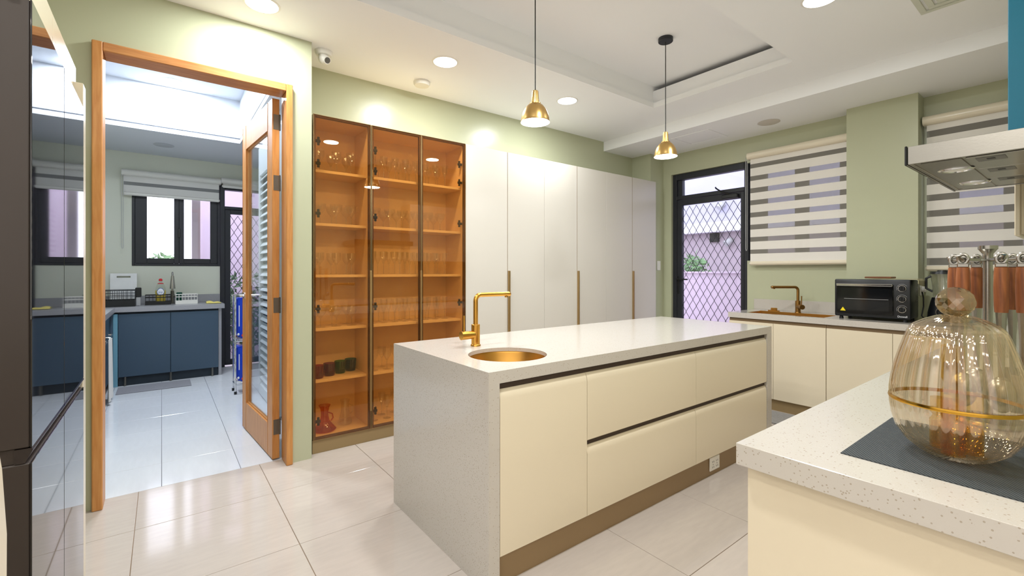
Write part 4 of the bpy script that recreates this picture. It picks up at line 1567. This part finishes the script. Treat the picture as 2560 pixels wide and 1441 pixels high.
# ------------------------------------------------------------------ utensil carousel
ux, uy = 1.75, .190
FWv = Vector((math.cos(YAW), math.sin(YAW), 0))
RTv = Vector((math.sin(YAW), -math.cos(YAW), 0))
us = thing('utensil_stand', (ux, uy, zt), 'brushed steel utensil stand on a round foot beside the jar', 'stand')
part('foot', MB().lathe([(0, zt), (.072, zt), (.074, zt + .006), (.068, zt + .014), (.015, zt + .02), (0, zt + .02)], (ux, uy), 32), 'steel', us)
part('pole', MB().cyl((ux, uy, zt + .018), (ux, uy, 1.335), .0095, seg=20), 'steel', us)
part('finial', MB().lathe([(.0105, 1.335), (.0105, 1.347), (.0175, 1.358), (.0195, 1.360), (.0195, 1.369), (0, 1.369)], (ux, uy), 24), 'steel', us)
part('collar', MB().lathe([(.0, 1.329), (.030, 1.329), (.032, 1.3305), (.030, 1.332), (0, 1.332)], (ux, uy), 28), 'steel', us)
spots = [(.085 * math.cos(math.radians(q - 46.2)), .085 * math.sin(math.radians(q - 46.2))) for q in (141.5, 238, 105, 286, 57, 316)]
WD = (RTv - FWv * 1.0446).normalized()
DP = (FWv + RTv * 1.0446).normalized()
names = ['slotted turner', 'serving spoon', 'ladle', 'slotted spoon', 'spaghetti fork', 'flat turner']
for i, (la, de) in enumerate(spots):
    c = Vector((ux, uy, 0)) + RTv * la + FWv * de
    dirv = Vector((c.x - ux, c.y - uy, 0)).normalized()
    part('hook_arm', MB().tube([(ux, uy, 1.331), (ux + dirv.x * .055, uy + dirv.y * .055, 1.331), (c.x + dirv.x * .012, c.y + dirv.y * .012, 1.333), (c.x + dirv.x * .016, c.y + dirv.y * .016, 1.342)], .0042, 8), 'steel', us)
    sd = Vector((-dirv.y, dirv.x, 0))
    t = thing('kitchen_utensil', (c.x, c.y, .95), f'steel {names[i]} with a walnut handle hanging on the carousel', 'utensil', 'utensils hanging on the carousel')
    # walnut grip, oval section
    mb = MB()
    rings = []
    for z, a_, b_ in ((1.197, .0150, .0110), (1.215, .0165, .0115), (1.26, .0175, .012), (1.295, .0165, .0115), (1.311, .0150, .0105)):
        rings.append(mb.ring([c + WD * a_ * .82 * math.cos(q) + DP * b_ * math.sin(q) + Vector((0, 0, z)) for q in (2 * math.pi * k / 20 for k in range(20))]))
    for a, b in zip(rings, rings[1:]):
        mb.bridge(a, b)
    mb.bm.faces.new(rings[0][::-1])
    mb.bm.faces.new(rings[-1])
    part('grip', mb, 'walnut', t, 'walnut wood grip')
    # steel eye at the top: flat loop
    mb = MB()
    eye = [c + Vector((0, 0, 1.333)) + WD * .0088 * math.cos(q) + Vector((0, 0, .0125 * math.sin(q))) for q in (2 * math.pi * k / 18 for k in range(18))]
    mb.tube(eye, .0042, 8, closed=True)
    mb.obox(c - WD * .0115 - DP * .006 + Vector((0, 0, 1.3105)), WD * .023, DP * .012, Vector((0, 0, .011)), .002)
    part('eye_end', mb, 'steel', t)
    part('shaft', MB().tube([c + Vector((0, 0, 1.198)), c + Vector((0, 0, 1.13)), c + Vector((0, 0, 1.03))], [.011, .0075, .006], 10), 'steel', t)
    if i in (1, 2, 3):
        mb = MB().sphere((c.x, c.y, .99), .045, 18, 10, (.62, .62, 1.0) if i != 2 else (.7, .7, .8))
    else:
        mb = MB().obox(c - WD * .022 - DP * .0015 + Vector((0, 0, .945)), WD * .044, DP * .003, Vector((0, 0, .095)), .001)
    part('head', mb, 'steel', t)

t = thing('cut_glass_canister', (3.2, .27, zt), 'cut glass canister standing behind the utensil stand', 'canister')
mb = MB().lathe([(0, zt + .002), (.060, zt + .002), (.068, zt + .02), (.070, zt + .09), (.064, zt + .15), (.066, zt + .155), (.060, zt + .155), (.062, zt + .02), (0, zt + .012)], (3.2, .27), 32, lambda q, r, z: r * (1 + .045 * abs(math.sin(q * 8 + z * 30))))
part('body', mb, 'clear_glass', t, sharp=12)
part('lid', MB().lathe([(.066, zt + .158), (.05, zt + .18), (.016, zt + .195), (.014, zt + .205), (.02, zt + .215), (.0, zt + .225)], (3.2, .27), 24), 'clear_glass', t, sharp=20)

# ================================================================== CEILING FITTINGS
def downlight(x, y, z, label, group, power, col, glow, lit=True, r=.088):
    t = thing('downlight', (x, y, z), label, 'light', group)
    part('trim_ring', MB().lathe([(r + .012, z), (r + .011, z - .002), (r + .006, z - .004), (r, z - .004), (r, z - .001), (r + .012, z - .001)], (x, y), 36), 'white_plastic', t)
    part('diffuser', MB().lathe([(0, z - .004), (r - .0005, z - .004), (r - .0005, z - .001), (0, z - .001)], (x, y), 36), glow, t, 'glowing white diffuser')
    a = area('downlight_lamp', (0, 0, -.008), r * .95, power, col, 180)
    a.parent = t
    return t


for i, (x, y, lab) in enumerate(((.475, 3.065, 'round recessed downlight glowing above the timber doorway'),
                                 (1.71, 3.056, 'round recessed downlight glowing in front of the amber glass cabinets'),
                                 (3.00, 3.056, 'round recessed downlight glowing in front of the white cupboards'),
                                 (3.05, 1.01, 'round recessed downlight glowing above the range hood side of the island'),
                                 (1.65, 1.04, 'round recessed downlight glowing above the end of the counter'),
                                 (.40, 1.04, 'round recessed downlight glowing above the aisle by the refrigerator'),
                                 )):
    downlight(x, y, ZC, lab, 'recessed kitchen downlights', DOWN_W, KITCHEN_LIGHT, 'lamp_glow')
for x in (-3.0, -1.85, -.75, .40):  # added lamps out of view, lifting light on upright faces and ceiling
    for y in (.45, -.95, -2.3):
        if x < 0 or y < 0:
            downlight(x, y, ZC, 'unseen fill downlight added in the living area ceiling', 'unseen fill downlights added behind the camera', DOWN_W * 0.5, LIVING_FILL, 'lamp_glow')
downlight(.085, 5.90, 3.265, 'round recessed downlight glowing in the back kitchen tray ceiling', None, PANTRY_W, PANTRY_LIGHT, 'pantry_glow', r=.115)
downlight(.08, 4.3, 3.265, 'round recessed downlight glowing over the back kitchen doorway', None, PANTRY_W * .7, PANTRY_LIGHT, 'pantry_glow', r=.1)


def pendant(x, y, label):
    zr = 2.193
    t = thing('pendant_lamp', (x, y, zr), label, 'lamp', 'brass pendants over the island')
    outer = [(.0885, zr), (.0865, zr + .006), (.0855, zr + .012), (.083, zr + .030), (.076, zr + .055), (.064, zr + .080), (.048, zr + .100), (.034, zr + .110), (.034, zr + .116), (.0, zr + .116)]
    innr = [(.0, zr + .112), (.03, zr + .110), (.046, zr + .096), (.062, zr + .076), (.073, zr + .052), (.080, zr + .03), (.084, zr + .010), (.0865, zr + .0005), (.0885, zr)]
    part('shade', MB().lathe(outer, (x, y), 48), 'brass_pale', t, 'brushed brass dome shade')
    part('shade_lining', MB().lathe(innr, (x, y), 40), 'white_plastic', t)
    part('neck', MB().lathe([(.0, zr + .114), (.0225, zr + .114), (.0215, zr + .13), (.0175, zr + .186), (.0165, zr + .190), (0, zr + .190)], (x, y), 48, lambda q, r, z: r * (1 + .075 * math.cos(q * 10))), 'brass_pale', t, sharp=50)
    part('glow_disc', MB().lathe([(0, zr + .010), (.082, zr + .010), (.082, zr + .013), (0, zr + .013)], (x, y), 40), 'pendant_glow', t, 'glowing white lamp opening')
    part('cord_grip', MB().lathe([(.0, zr + .188), (.006, zr + .188), (.003, zr + .202), (0, zr + .202)], (x, y), 12), 'cord_black', t)
    part('cord', MB().cyl((x, y, zr + .20), (x, y, UZ - .02), .0032, seg=8), 'cord_black', t)
    part('ceiling_rose', MB().lathe([(0, UZ - .03), (.052, UZ - .03), (.055, UZ - .027), (.055, UZ - .0005), (0, UZ - .0005)], (x, y), 32), 'black_metal', t, 'black round ceiling rose')
    a = area('pendant_light', (0, 0, .004), .078, PEND_W, KITCHEN_LIGHT, 170)
    a.parent = t


pendant(1.775, 2.08, 'brass dome pendant lamp hanging above the round island sink')
pendant(3.106, 2.08, 'brass dome pendant lamp hanging over the far half of the island')

t = thing('security_camera', (.932, 3.45, ZC), 'white dome security camera on the ceiling beside the doorway corner', 'camera')
part('mount', MB().lathe([(.0, ZC - .0005), (.060, ZC - .0005), (.060, ZC - .012), (.052, ZC - .03), (.0, ZC - .03)], (.932, 3.45), 28), 'white_plastic', t)
part('ball', MB().sphere((.932, 3.45, ZC - .052), .040, 24, 14), 'white_plastic', t)
ldir = Vector((.25, -.78, -.42)).normalized()
c = Vector((.932, 3.45, ZC - .052))
part('lens_hood', MB().cyl(c + ldir * .03, c + ldir * .050, .028, .026, 20), 'white_plastic', t)
part('lens', MB().cyl(c + ldir * .046, c + ldir * .0515, .022, .021, 20), 'steel_dark', t, 'grey lens face')
solo('smoke_detector', MB().lathe([(0, ZC - .0005), (.068, ZC - .0005), (.068, ZC - .018), (.060, ZC - .032), (.03, ZC - .036), (0, ZC - .036)], (1.735, 3.50), 32), 'detector', 'white round smoke detector on the ceiling near the amber cabinets', 'detector')
solo('ceiling_speaker', MB().lathe([(0, 2.7785), (.098, 2.7785), (.100, 2.776), (.094, 2.773), (0, 2.773)], (4.763, 2.025), 36), 'speaker_mesh', 'flat round speaker grille in the dropped soffit', 'speaker')
solo('ceiling_speaker', MB().lathe([(0, PZ - .0005), (.098, PZ - .0005), (.100, PZ - .003), (.094, PZ - .006), (0, PZ - .006)], (.02, 6.686), 36), 'speaker_mesh_cool', 'flat round speaker grille in the back kitchen ceiling', 'speaker')
t = thing('access_panel', (4.69, 2.72, 2.779), 'square white access hatch in the dropped soffit', 'hatch')
mb = MB()
for b_ in ((4.49, 4.52, 2.50, 2.94), (4.86, 4.89, 2.50, 2.94), (4.52, 4.86, 2.50, 2.53), (4.52, 4.86, 2.91, 2.94)):
    mb.box(b_[0], b_[1], b_[2], b_[3], 2.773, 2.7788, .001)
part('hatch_frame', mb, 'ceiling_paint', t)
part('hatch_panel', MB().box(4.524, 4.856, 2.534, 2.906, 2.776, 2.7788), 'ceiling_paint', t)
t = thing('air_vent', (3.5, .55, ZC), 'square pale green ceiling air vent', 'vent')
mb = MB()
vx0, vx1, vy0, vy1 = 3.27, 3.72, .24, .69
for k in range(4):
    o_ = .03 + k * .045
    i0, i1, j0, j1 = vx0 + o_ - .03, vx1 - o_ + .03, vy0 + o_ - .03, vy1 - o_ + .03
    q = .03
    m2 = MB()
    m2.box(i0, i0 + q, j0, j1, ZC - .012, ZC - .0005, .001)
    m2.box(i1 - q, i1, j0, j1, ZC - .012, ZC - .0005, .001)
    m2.box(i0 + q, i1 - q, j0, j0 + q, ZC - .012, ZC - .0005, .001)
    m2.box(i0 + q, i1 - q, j1 - q, j1, ZC - .012, ZC - .0005, .001)
    part('vent_ring', m2, 'pantry_paint', t)
part('vent_core', MB().box(vx0 + .17, vx1 - .17, vy0 + .17, vy1 - .17, ZC - .010, ZC - .0005, .001), 'pantry_paint', t)

# ================================================================== REFRIGERATOR
fr_ = thing('refrigerator', (-.6, 2.05, 0), 'dark four door refrigerator with mirror black glass doors', 'refrigerator')
RX, RY0, RY1, RZ = -.25, 1.591, 2.512, 1.962
RM = (RY0 + RY1) / 2
part('body', MB().box(-.94, RX - .075, RY0 + .004, RY1 - .004, .03, RZ - .012, .004), 'fridge_side', fr_)
for z0, z1, low in ((.872, RZ, 0), (.05, .835, 1)):
    for y0, y1 in ((RY0, RM - .003), (RM + .003, RY1)):
        d = part('door', MB().box(RX - .07, RX - .004, y0, y1, z0, z1, .003), 'fridge_side', fr_)
        part('glass_face', MB().box(RX - .0038, RX, y0 + .0005, y1 - .0005, z0 + (.0 if low else .0), z1 - .0005, .0008), 'fridge_glass', d, 'mirror black glass face')
part('grip_channel', MB().box(RX - .068, RX - .03, RY0 + .006, RY1 - .006, .836, .871), 'fridge_side', fr_)
for y0, y1 in ((RY0, RM - .003), (RM + .003, RY1)):
    mb = MB().prism([(RX - .03, .871), (RX - .001, .871), (RX + .0015, .866), (RX - .012, .836), (RX - .03, .836)], 'y', y0, y1)
    part('grip_trim', mb, 'fridge_trim', fr_, 'polished dark grip trim')
for x in (-.88, -.36):
    for y in (RY0 + .06, RY1 - .06):
        part('foot', MB().cyl((x, y, 0), (x, y, .032), .02, seg=12), 'black_plastic', fr_)

t = thing('fridge_surround', (-.6, 2.0, 0), 'cream cabinet surround with doors above the refrigerator', 'cabinet')
part('end_panel', MB().box(-.94, RX - .002, RY1 + .012, 2.598, 0, 2.064, .002), 'cream_lacquer', t)
part('over_cabinet', MB().box(-.94, RX - .055, 1.56, 2.598, 2.066, 2.142, .001), 'cream_edge', t)
part('over_cabinet', MB().box(-.94, RX - .055, 1.56, RY1 + .008, 1.975, 2.065, .001), 'cream_edge', t)
part('door', MB().box(RX - .053, RX - .032, 1.56, 2.088, 1.968, 2.142, .001), 'cream_lacquer', t)
part('door', MB().box(RX - .053, RX - .032, 2.092, 2.598, 2.066, 2.142, .001).box(RX - .053, RX - .032, 2.092, RY1 + .008, 1.968, 2.066), 'cream_lacquer', t)
# tall rounded cream appliance between the camera and the refrigerator
mb = MB()
pts = [(-.62, 0), (-.190, 0), (-.187, .9), (-.192, 1.0), (-.199, 1.06), (-.215, 1.11), (-.25, 1.14), (-.62, 1.145)]
mb.prism(pts, 'y', .86, 1.02)
solo('cream_end_panel', mb, 'cream_lacquer', 'cream end panel with a rounded upper corner before the refrigerator', 'panel')

# ================================================================== BACK KITCHEN
PY = 6.74
pw = thing('pantry_worktop', (-.3, 6.9, .84), 'grey stone corner worktop of the back kitchen', 'worktop')
mb = MB().prism([(-1.028, 4.7), (-.415, 4.7), (-.415, PY), (.628, PY), (.628, 7.298), (-1.028, 7.298)], 'z', .84, .895)
part('slab', mb, 'grey_stone', pw)
solo('splashback', MB().box(-1.01, .628, 7.312, 7.3295, .8955, .998, .001), 'grey_stone', 'low grey stone splashback below the back kitchen window', 'splashback')
part('front_edge', MB().box(-1.028, .628, 7.298, 7.329, .84, .895), 'grey_stone', pw)
t = thing('navy_cabinet', (.08, 7.0, 0), 'navy blue two door base cabinet under the back kitchen window', 'cabinet')
part('body', MB().box(-.388, .562, PY + .045, 7.325, .105, .838), 'dark_navy', t)
part('plinth', MB().box(-.388, .60, PY + .055, 7.325, 0, .103), 'dark_navy', t)
part('door', MB().box(-.388, .0825, PY + .02, PY + .04, .105, .815, .002), 'navy_laminate', t)
part('door', MB().box(.0865, .563, PY + .02, PY + .04, .105, .815, .002), 'navy_laminate', t)
part('end_panel', MB().box(.566, .598, PY + .04, 7.325, 0, .838), 'grey_stone', t, 'pale grey end panel')
for x in (-.33, .085, .5):
    part('door_foot', MB().cyl((x, PY + .03, .0), (x, PY + .03, .104), .012, seg=10), 'steel_dark', t)
t = thing('navy_cabinet', (-.7, 5.7, 0), 'navy blue side base cabinet with a light blue corner post', 'cabinet')
part('body', MB().box(-1.025, -.475, 4.72, PY + .02, .105, .838), 'dark_navy', t)
part('plinth', MB().box(-1.025, -.50, 4.72, PY, 0, .103), 'dark_navy', t)
part('corner_post', MB().box(-.432, -.392, PY + .02, PY + .05, .0, .82, .002), 'sky_laminate', t, 'light blue corner post')
part('corner_post', MB().box(-.452, -.433, PY - .06, PY + .05, .0, .82, .002), 'navy_laminate', t)
for k, (y0, y1) in enumerate(((4.73, 5.4), (5.404, 6.05), (6.054, 6.675))):
    d = part('door', MB().box(-.472, -.452, y0, y1, .105, .815, .002), 'navy_laminate', t)
    part('bar_handle', MB().tube([(-.452, y0 + .16, .62), (-.42, y0 + .16, .62), (-.42, y1 - .16, .62), (-.452, y1 - .16, .62)], .007, 8), 'chrome', d, 'chrome bar handle')


def towf(u, v):
    y = 5.86 + .30 * u
    return (-.405 + .012 * math.sin(u * 14) * (.3 + .7 * v), y, .635 - .60 * v + .012 * math.sin(u * 5))


solo('hand_towel', MB().sheet(towf, 24, 12, .006), 'towel', 'white striped towel hanging from the side base cabinet', 'towel')
solo('kitchen_mat', MB().box(-.385, .27, 6.33, 6.69, 0, .008, .002), 'mat_grey', 'grey runner mat lying before the navy base cabinet', 'mat')

WZ = .895
# cutting board leaning on the wall
t = thing('cutting_board', (-.365, 7.27, WZ), 'white plastic cutting board with a slot handle leaning on the wall', 'board')
mb = MB()
v0 = Vector((-.492, 7.225, WZ))
up_ = Vector((0, .070, .382))
ux_ = Vector((.25, 0, 0))
th_ = Vector((0, .012, -.002))
mb.obox(v0, ux_, th_, up_ * .86)
mb.obox(v0 + up_ * .86, ux_ * .24, th_, up_ * .06)
mb.obox(v0 + up_ * .86 + ux_ * .76, ux_ * .24, th_, up_ * .06)
mb.obox(v0 + up_ * .92, ux_, th_, up_ * .08)
part('board', mb, 'board_white', t)

t = thing('dish_rack', (-.39, 7.0, WZ), 'black wire dish rack on the grey worktop', 'rack')
dx0, dx1, dy0, dy1 = -.56, -.245, 6.86, 7.16
mb = MB()
mb.box(dx0, dx1, dy0, dy1, WZ, WZ + .012)
mb.box(dx0, dx1, dy0, dy0 + .006, WZ + .012, WZ + .075)
mb.box(dx0, dx1, dy1 - .006, dy1, WZ + .012, WZ + .075)
mb.box(dx0, dx0 + .006, dy0 + .006, dy1 - .006, WZ + .012, WZ + .075)
mb.box(dx1 - .006, dx1, dy0 + .006, dy1 - .006, WZ + .012, WZ + .075)
part('tray', mb, 'black_plastic', t)
mb = MB()
for z in (WZ + .115, WZ + .15, WZ + .185):
    mb.tube([(dx0, dy0, z), (dx1, dy0, z), (dx1, dy1, z), (dx0, dy1, z)], .0045 if z > WZ + .18 else .003, 6, closed=True)
for i in range(9):
    x = dx0 + (dx1 - dx0) * i / 8
    mb.cyl((x, dy0, WZ + .07), (x, dy0, WZ + .185), .0022, seg=6)
    mb.cyl((x, dy1, WZ + .07), (x, dy1, WZ + .185), .0022, seg=6)
for i in range(1, 6):
    y = dy0 + (dy1 - dy0) * i / 6
    mb.cyl((dx1, y, WZ + .07), (dx1, y, WZ + .185), .0022, seg=6)
part('wire_basket', mb, 'black_metal', t)

t = thing('cutlery_cup', (-.218, 6.96, WZ), 'black and grey cutlery cup beside the dish rack', 'cup')
part('lower_cup', MB().box(-.240, -.198, 6.935, 6.985, WZ, WZ + .105, .006), 'grey_plastic', t)
part('upper_cup', MB().box(-.246, -.190, 6.928, 6.992, WZ + .105, WZ + .215, .006), 'black_plastic', t)


def caddy(x0, x1, y0, y1, mat, label):
    t = thing('sink_caddy', ((x0 + x1) / 2, (y0 + y1) / 2, WZ), label, 'caddy')
    mb = MB()
    mb.box(x0, x1, y0, y1, WZ, WZ + .008)
    for a in ((x0, x1, y0, y0 + .004), (x0, x1, y1 - .004, y1), (x0, x0 + .004, y0 + .004, y1 - .004), (x1 - .004, x1, y0 + .004, y1 - .004)):
        mb.box(*a, WZ + .008, WZ + .045)
        mb.box(*a, WZ + .085, WZ + .095)
        mb.box(*a, WZ + .115, WZ + .125)
    part('tray', mb, mat, t)
    n = 8
    for i in range(n):
        x = x0 + .002 + (x1 - x0 - .008) * i / (n - 1)
        part('slat', MB().box(x, x + .005, y0, y0 + .004, WZ + .045, WZ + .115), mat, t)
    return t


caddy(-.158, .092, 7.0, 7.12, 'black_plastic', 'black slatted sink caddy holding the dish soap')
caddy(.135, .362, 7.0, 7.12, 'white_plastic', 'white slatted sink caddy holding a green sponge')
solo('scrub_sponge', MB().box(.145, .205, 7.03, 7.075, WZ + .0085, WZ + .145, .006), 'green_sponge', 'dark green scrub sponge standing in the white caddy', 'sponge')

# dish soap bottle
sx, sy = -.010, 7.06
sz = WZ + .0085
t = thing('soap_bottle', (sx, sy, sz), 'clear dish soap bottle with yellow soap and red cap', 'bottle')
el = lambda q, r, z: r * (1 / math.sqrt(math.cos(q) ** 2 + (math.sin(q) / .55) ** 2))
part('bottle_shell', MB().lathe([(0, sz), (.046, sz), (.05, sz + .01), (.051, sz + .10), (.054, sz + .15), (.048, sz + .20), (.032, sz + .245), (.017, sz + .262), (.016, sz + .28), (0, sz + .28)], (sx, sy), 30, el), 'soap_clear', t)
part('liquid', MB().lathe([(0, sz + .003), (.045, sz + .004), (.049, sz + .10), (.0515, sz + .15), (.050, sz + .165), (0, sz + .165)], (sx, sy), 30, el), 'soap_yellow', t)
part('cap', MB().lathe([(0, sz + .28), (.017, sz + .28), (.019, sz + .288), (.017, sz + .303), (.010, sz + .310), (0, sz + .31)], (sx, sy), 18), 'cap_red', t)
part('cap_collar', MB().lathe([(.018, sz + .246), (.030, sz + .244), (.030, sz + .252), (.018, sz + .256)], (sx, sy), 18, el), 'cap_red', t)
lb = [(sx + .032 * math.sin(a) * (1 if a < math.pi else 1), sz + .155 - .036 * math.cos(a)) for a in (2 * math.pi * i / 24 for i in range(24))]
drop = [(sx + .033 * math.sin(a) * (1 - .25 * max(0, math.cos(a))), sz + .150 + .040 * math.cos(a)) for a in (2 * math.pi * i / 28 for i in range(28))]
part('label_edge', MB().prism([(sx + (x - sx) * 1.16, sz + .15 + (z - sz - .15) * 1.16) for x, z in drop], 'y', sy - .0325, sy - .0305), 'label_blue', t)
lbp = part('label_face', MB().prism(drop, 'y', sy - .0337, sy - .0326), 'label_white', t)
part('label_text', text_mb('Joy', .034, .0003, frame_mat((sx, sy - .0342, sz + .145), (1, 0, 0), (0, 0, 1))), 'label_blue', lbp)

# steel mixer tap, pull-out head pointing to the viewer
t = thing('steel_tap', (.108, 7.22, WZ), 'brushed steel pull out kitchen tap behind the sink', 'tap')
part('tap_body', MB().lathe([(0, WZ), (.024, WZ), (.024, WZ + .006), (.019, WZ + .012), (.018, WZ + .16), (0, WZ + .16)], (.108, 7.22), 20), 'steel_dark', t)
part('neck', MB().tube([(.108, 7.22, WZ + .16), (.108, 7.22, WZ + .33), (.108, 7.20, WZ + .375), (.108, 7.165, WZ + .392), (.108, 7.13, WZ + .38), (.108, 7.115, WZ + .345)], .010, 12), 'steel', t)
part('spray_head', MB().lathe([(0, WZ + .352), (.015, WZ + .352), (.017, WZ + .33), (.023, WZ + .26), (.029, WZ + .20), (.029, WZ + .19), (0, WZ + .19)], (.108, 7.115), 20), 'steel', t)
part('lever', MB().cyl((.108, 7.22, WZ + .09), (.15, 7.20, WZ + .09), .012, seg=12).cyl((.145, 7.2, WZ + .09), (.17, 7.16, WZ + .11), .005, seg=8), 'steel', t)


def ycl(u, v):
    return (.445 + .155 * u, 6.86 + .09 * v, WZ + .006 + .020 * (1 - u) * math.sin(math.pi * v) + .012 * abs(math.sin(u * 6)) * math.sin(math.pi * v))


solo('yellow_cloth', MB().sheet(ycl, 16, 8, .004), 'yellow_cloth', 'crumpled yellow cleaning cloth at the end of the grey worktop', 'cloth')

# blue water containers on a steel rack
t = thing('can_rack', (.70, 5.68, 0), 'slim steel tube rack for the blue water containers', 'rack')
mb = MB()
for x in (.618, .757):
    for y in (5.60, 5.79):
        mb.cyl((x, y, .02), (x, y, 1.045), .009, seg=10)
for z in (.10, .56, 1.045):
    mb.tube([(.618, 5.60, z), (.757, 5.60, z), (.757, 5.79, z), (.618, 5.79, z)], .008, 8, closed=True)
part('tube_frame', mb, 'chrome', t)
for x in (.618, .757):
    for y in (5.60, 5.79):
        part('foot', MB().cyl((x, y, 0), (x, y, .03), .013, seg=10), 'black_plastic', t)


def can(z0, z1, label):
    c = thing('water_container', (.70, 5.68, z0), label, 'container', 'blue water containers')
    mb = MB()
    prof = [(.630, z0 + .05), (.66, z0 + .012), (.70, z0 + .012), (.745, z0 + .012), (.745, z1), (.630, z1)]
    A = mb.ring([(x, 5.612, z) for x, z in prof])
    B = mb.ring([(x, 5.778, z) for x, z in prof])
    mb.bridge(A, B)
    mb.bm.faces.new(A[::-1])
    mb.bm.faces.new(B)
    bmesh.ops.bevel(mb.bm, geom=mb.bm.edges[:], offset=.012, segments=2, affect='EDGES')
    part('body', mb, 'blue_plastic', c)
    part('spout_cap', MB().cyl((.69, 5.613, z0 + .045), (.71, 5.575, z0 + .03), .018, .02, 14), 'red_plastic', c, 'red spout cap')
    part('air_cap', MB().cyl((.648, 5.614, z0 + .06), (.645, 5.597, z0 + .055), .010, seg=12), 'white_plastic', c)
    part('level_strip', MB().box(.650, .658, 5.6105, 5.6125, z0 + .14, z1 - .08), 'label_white', c)


can(.575, 1.018, 'upper blue plastic water container with red cap on the rack')
can(.112, .50, 'lower blue plastic water container with red cap on the rack')
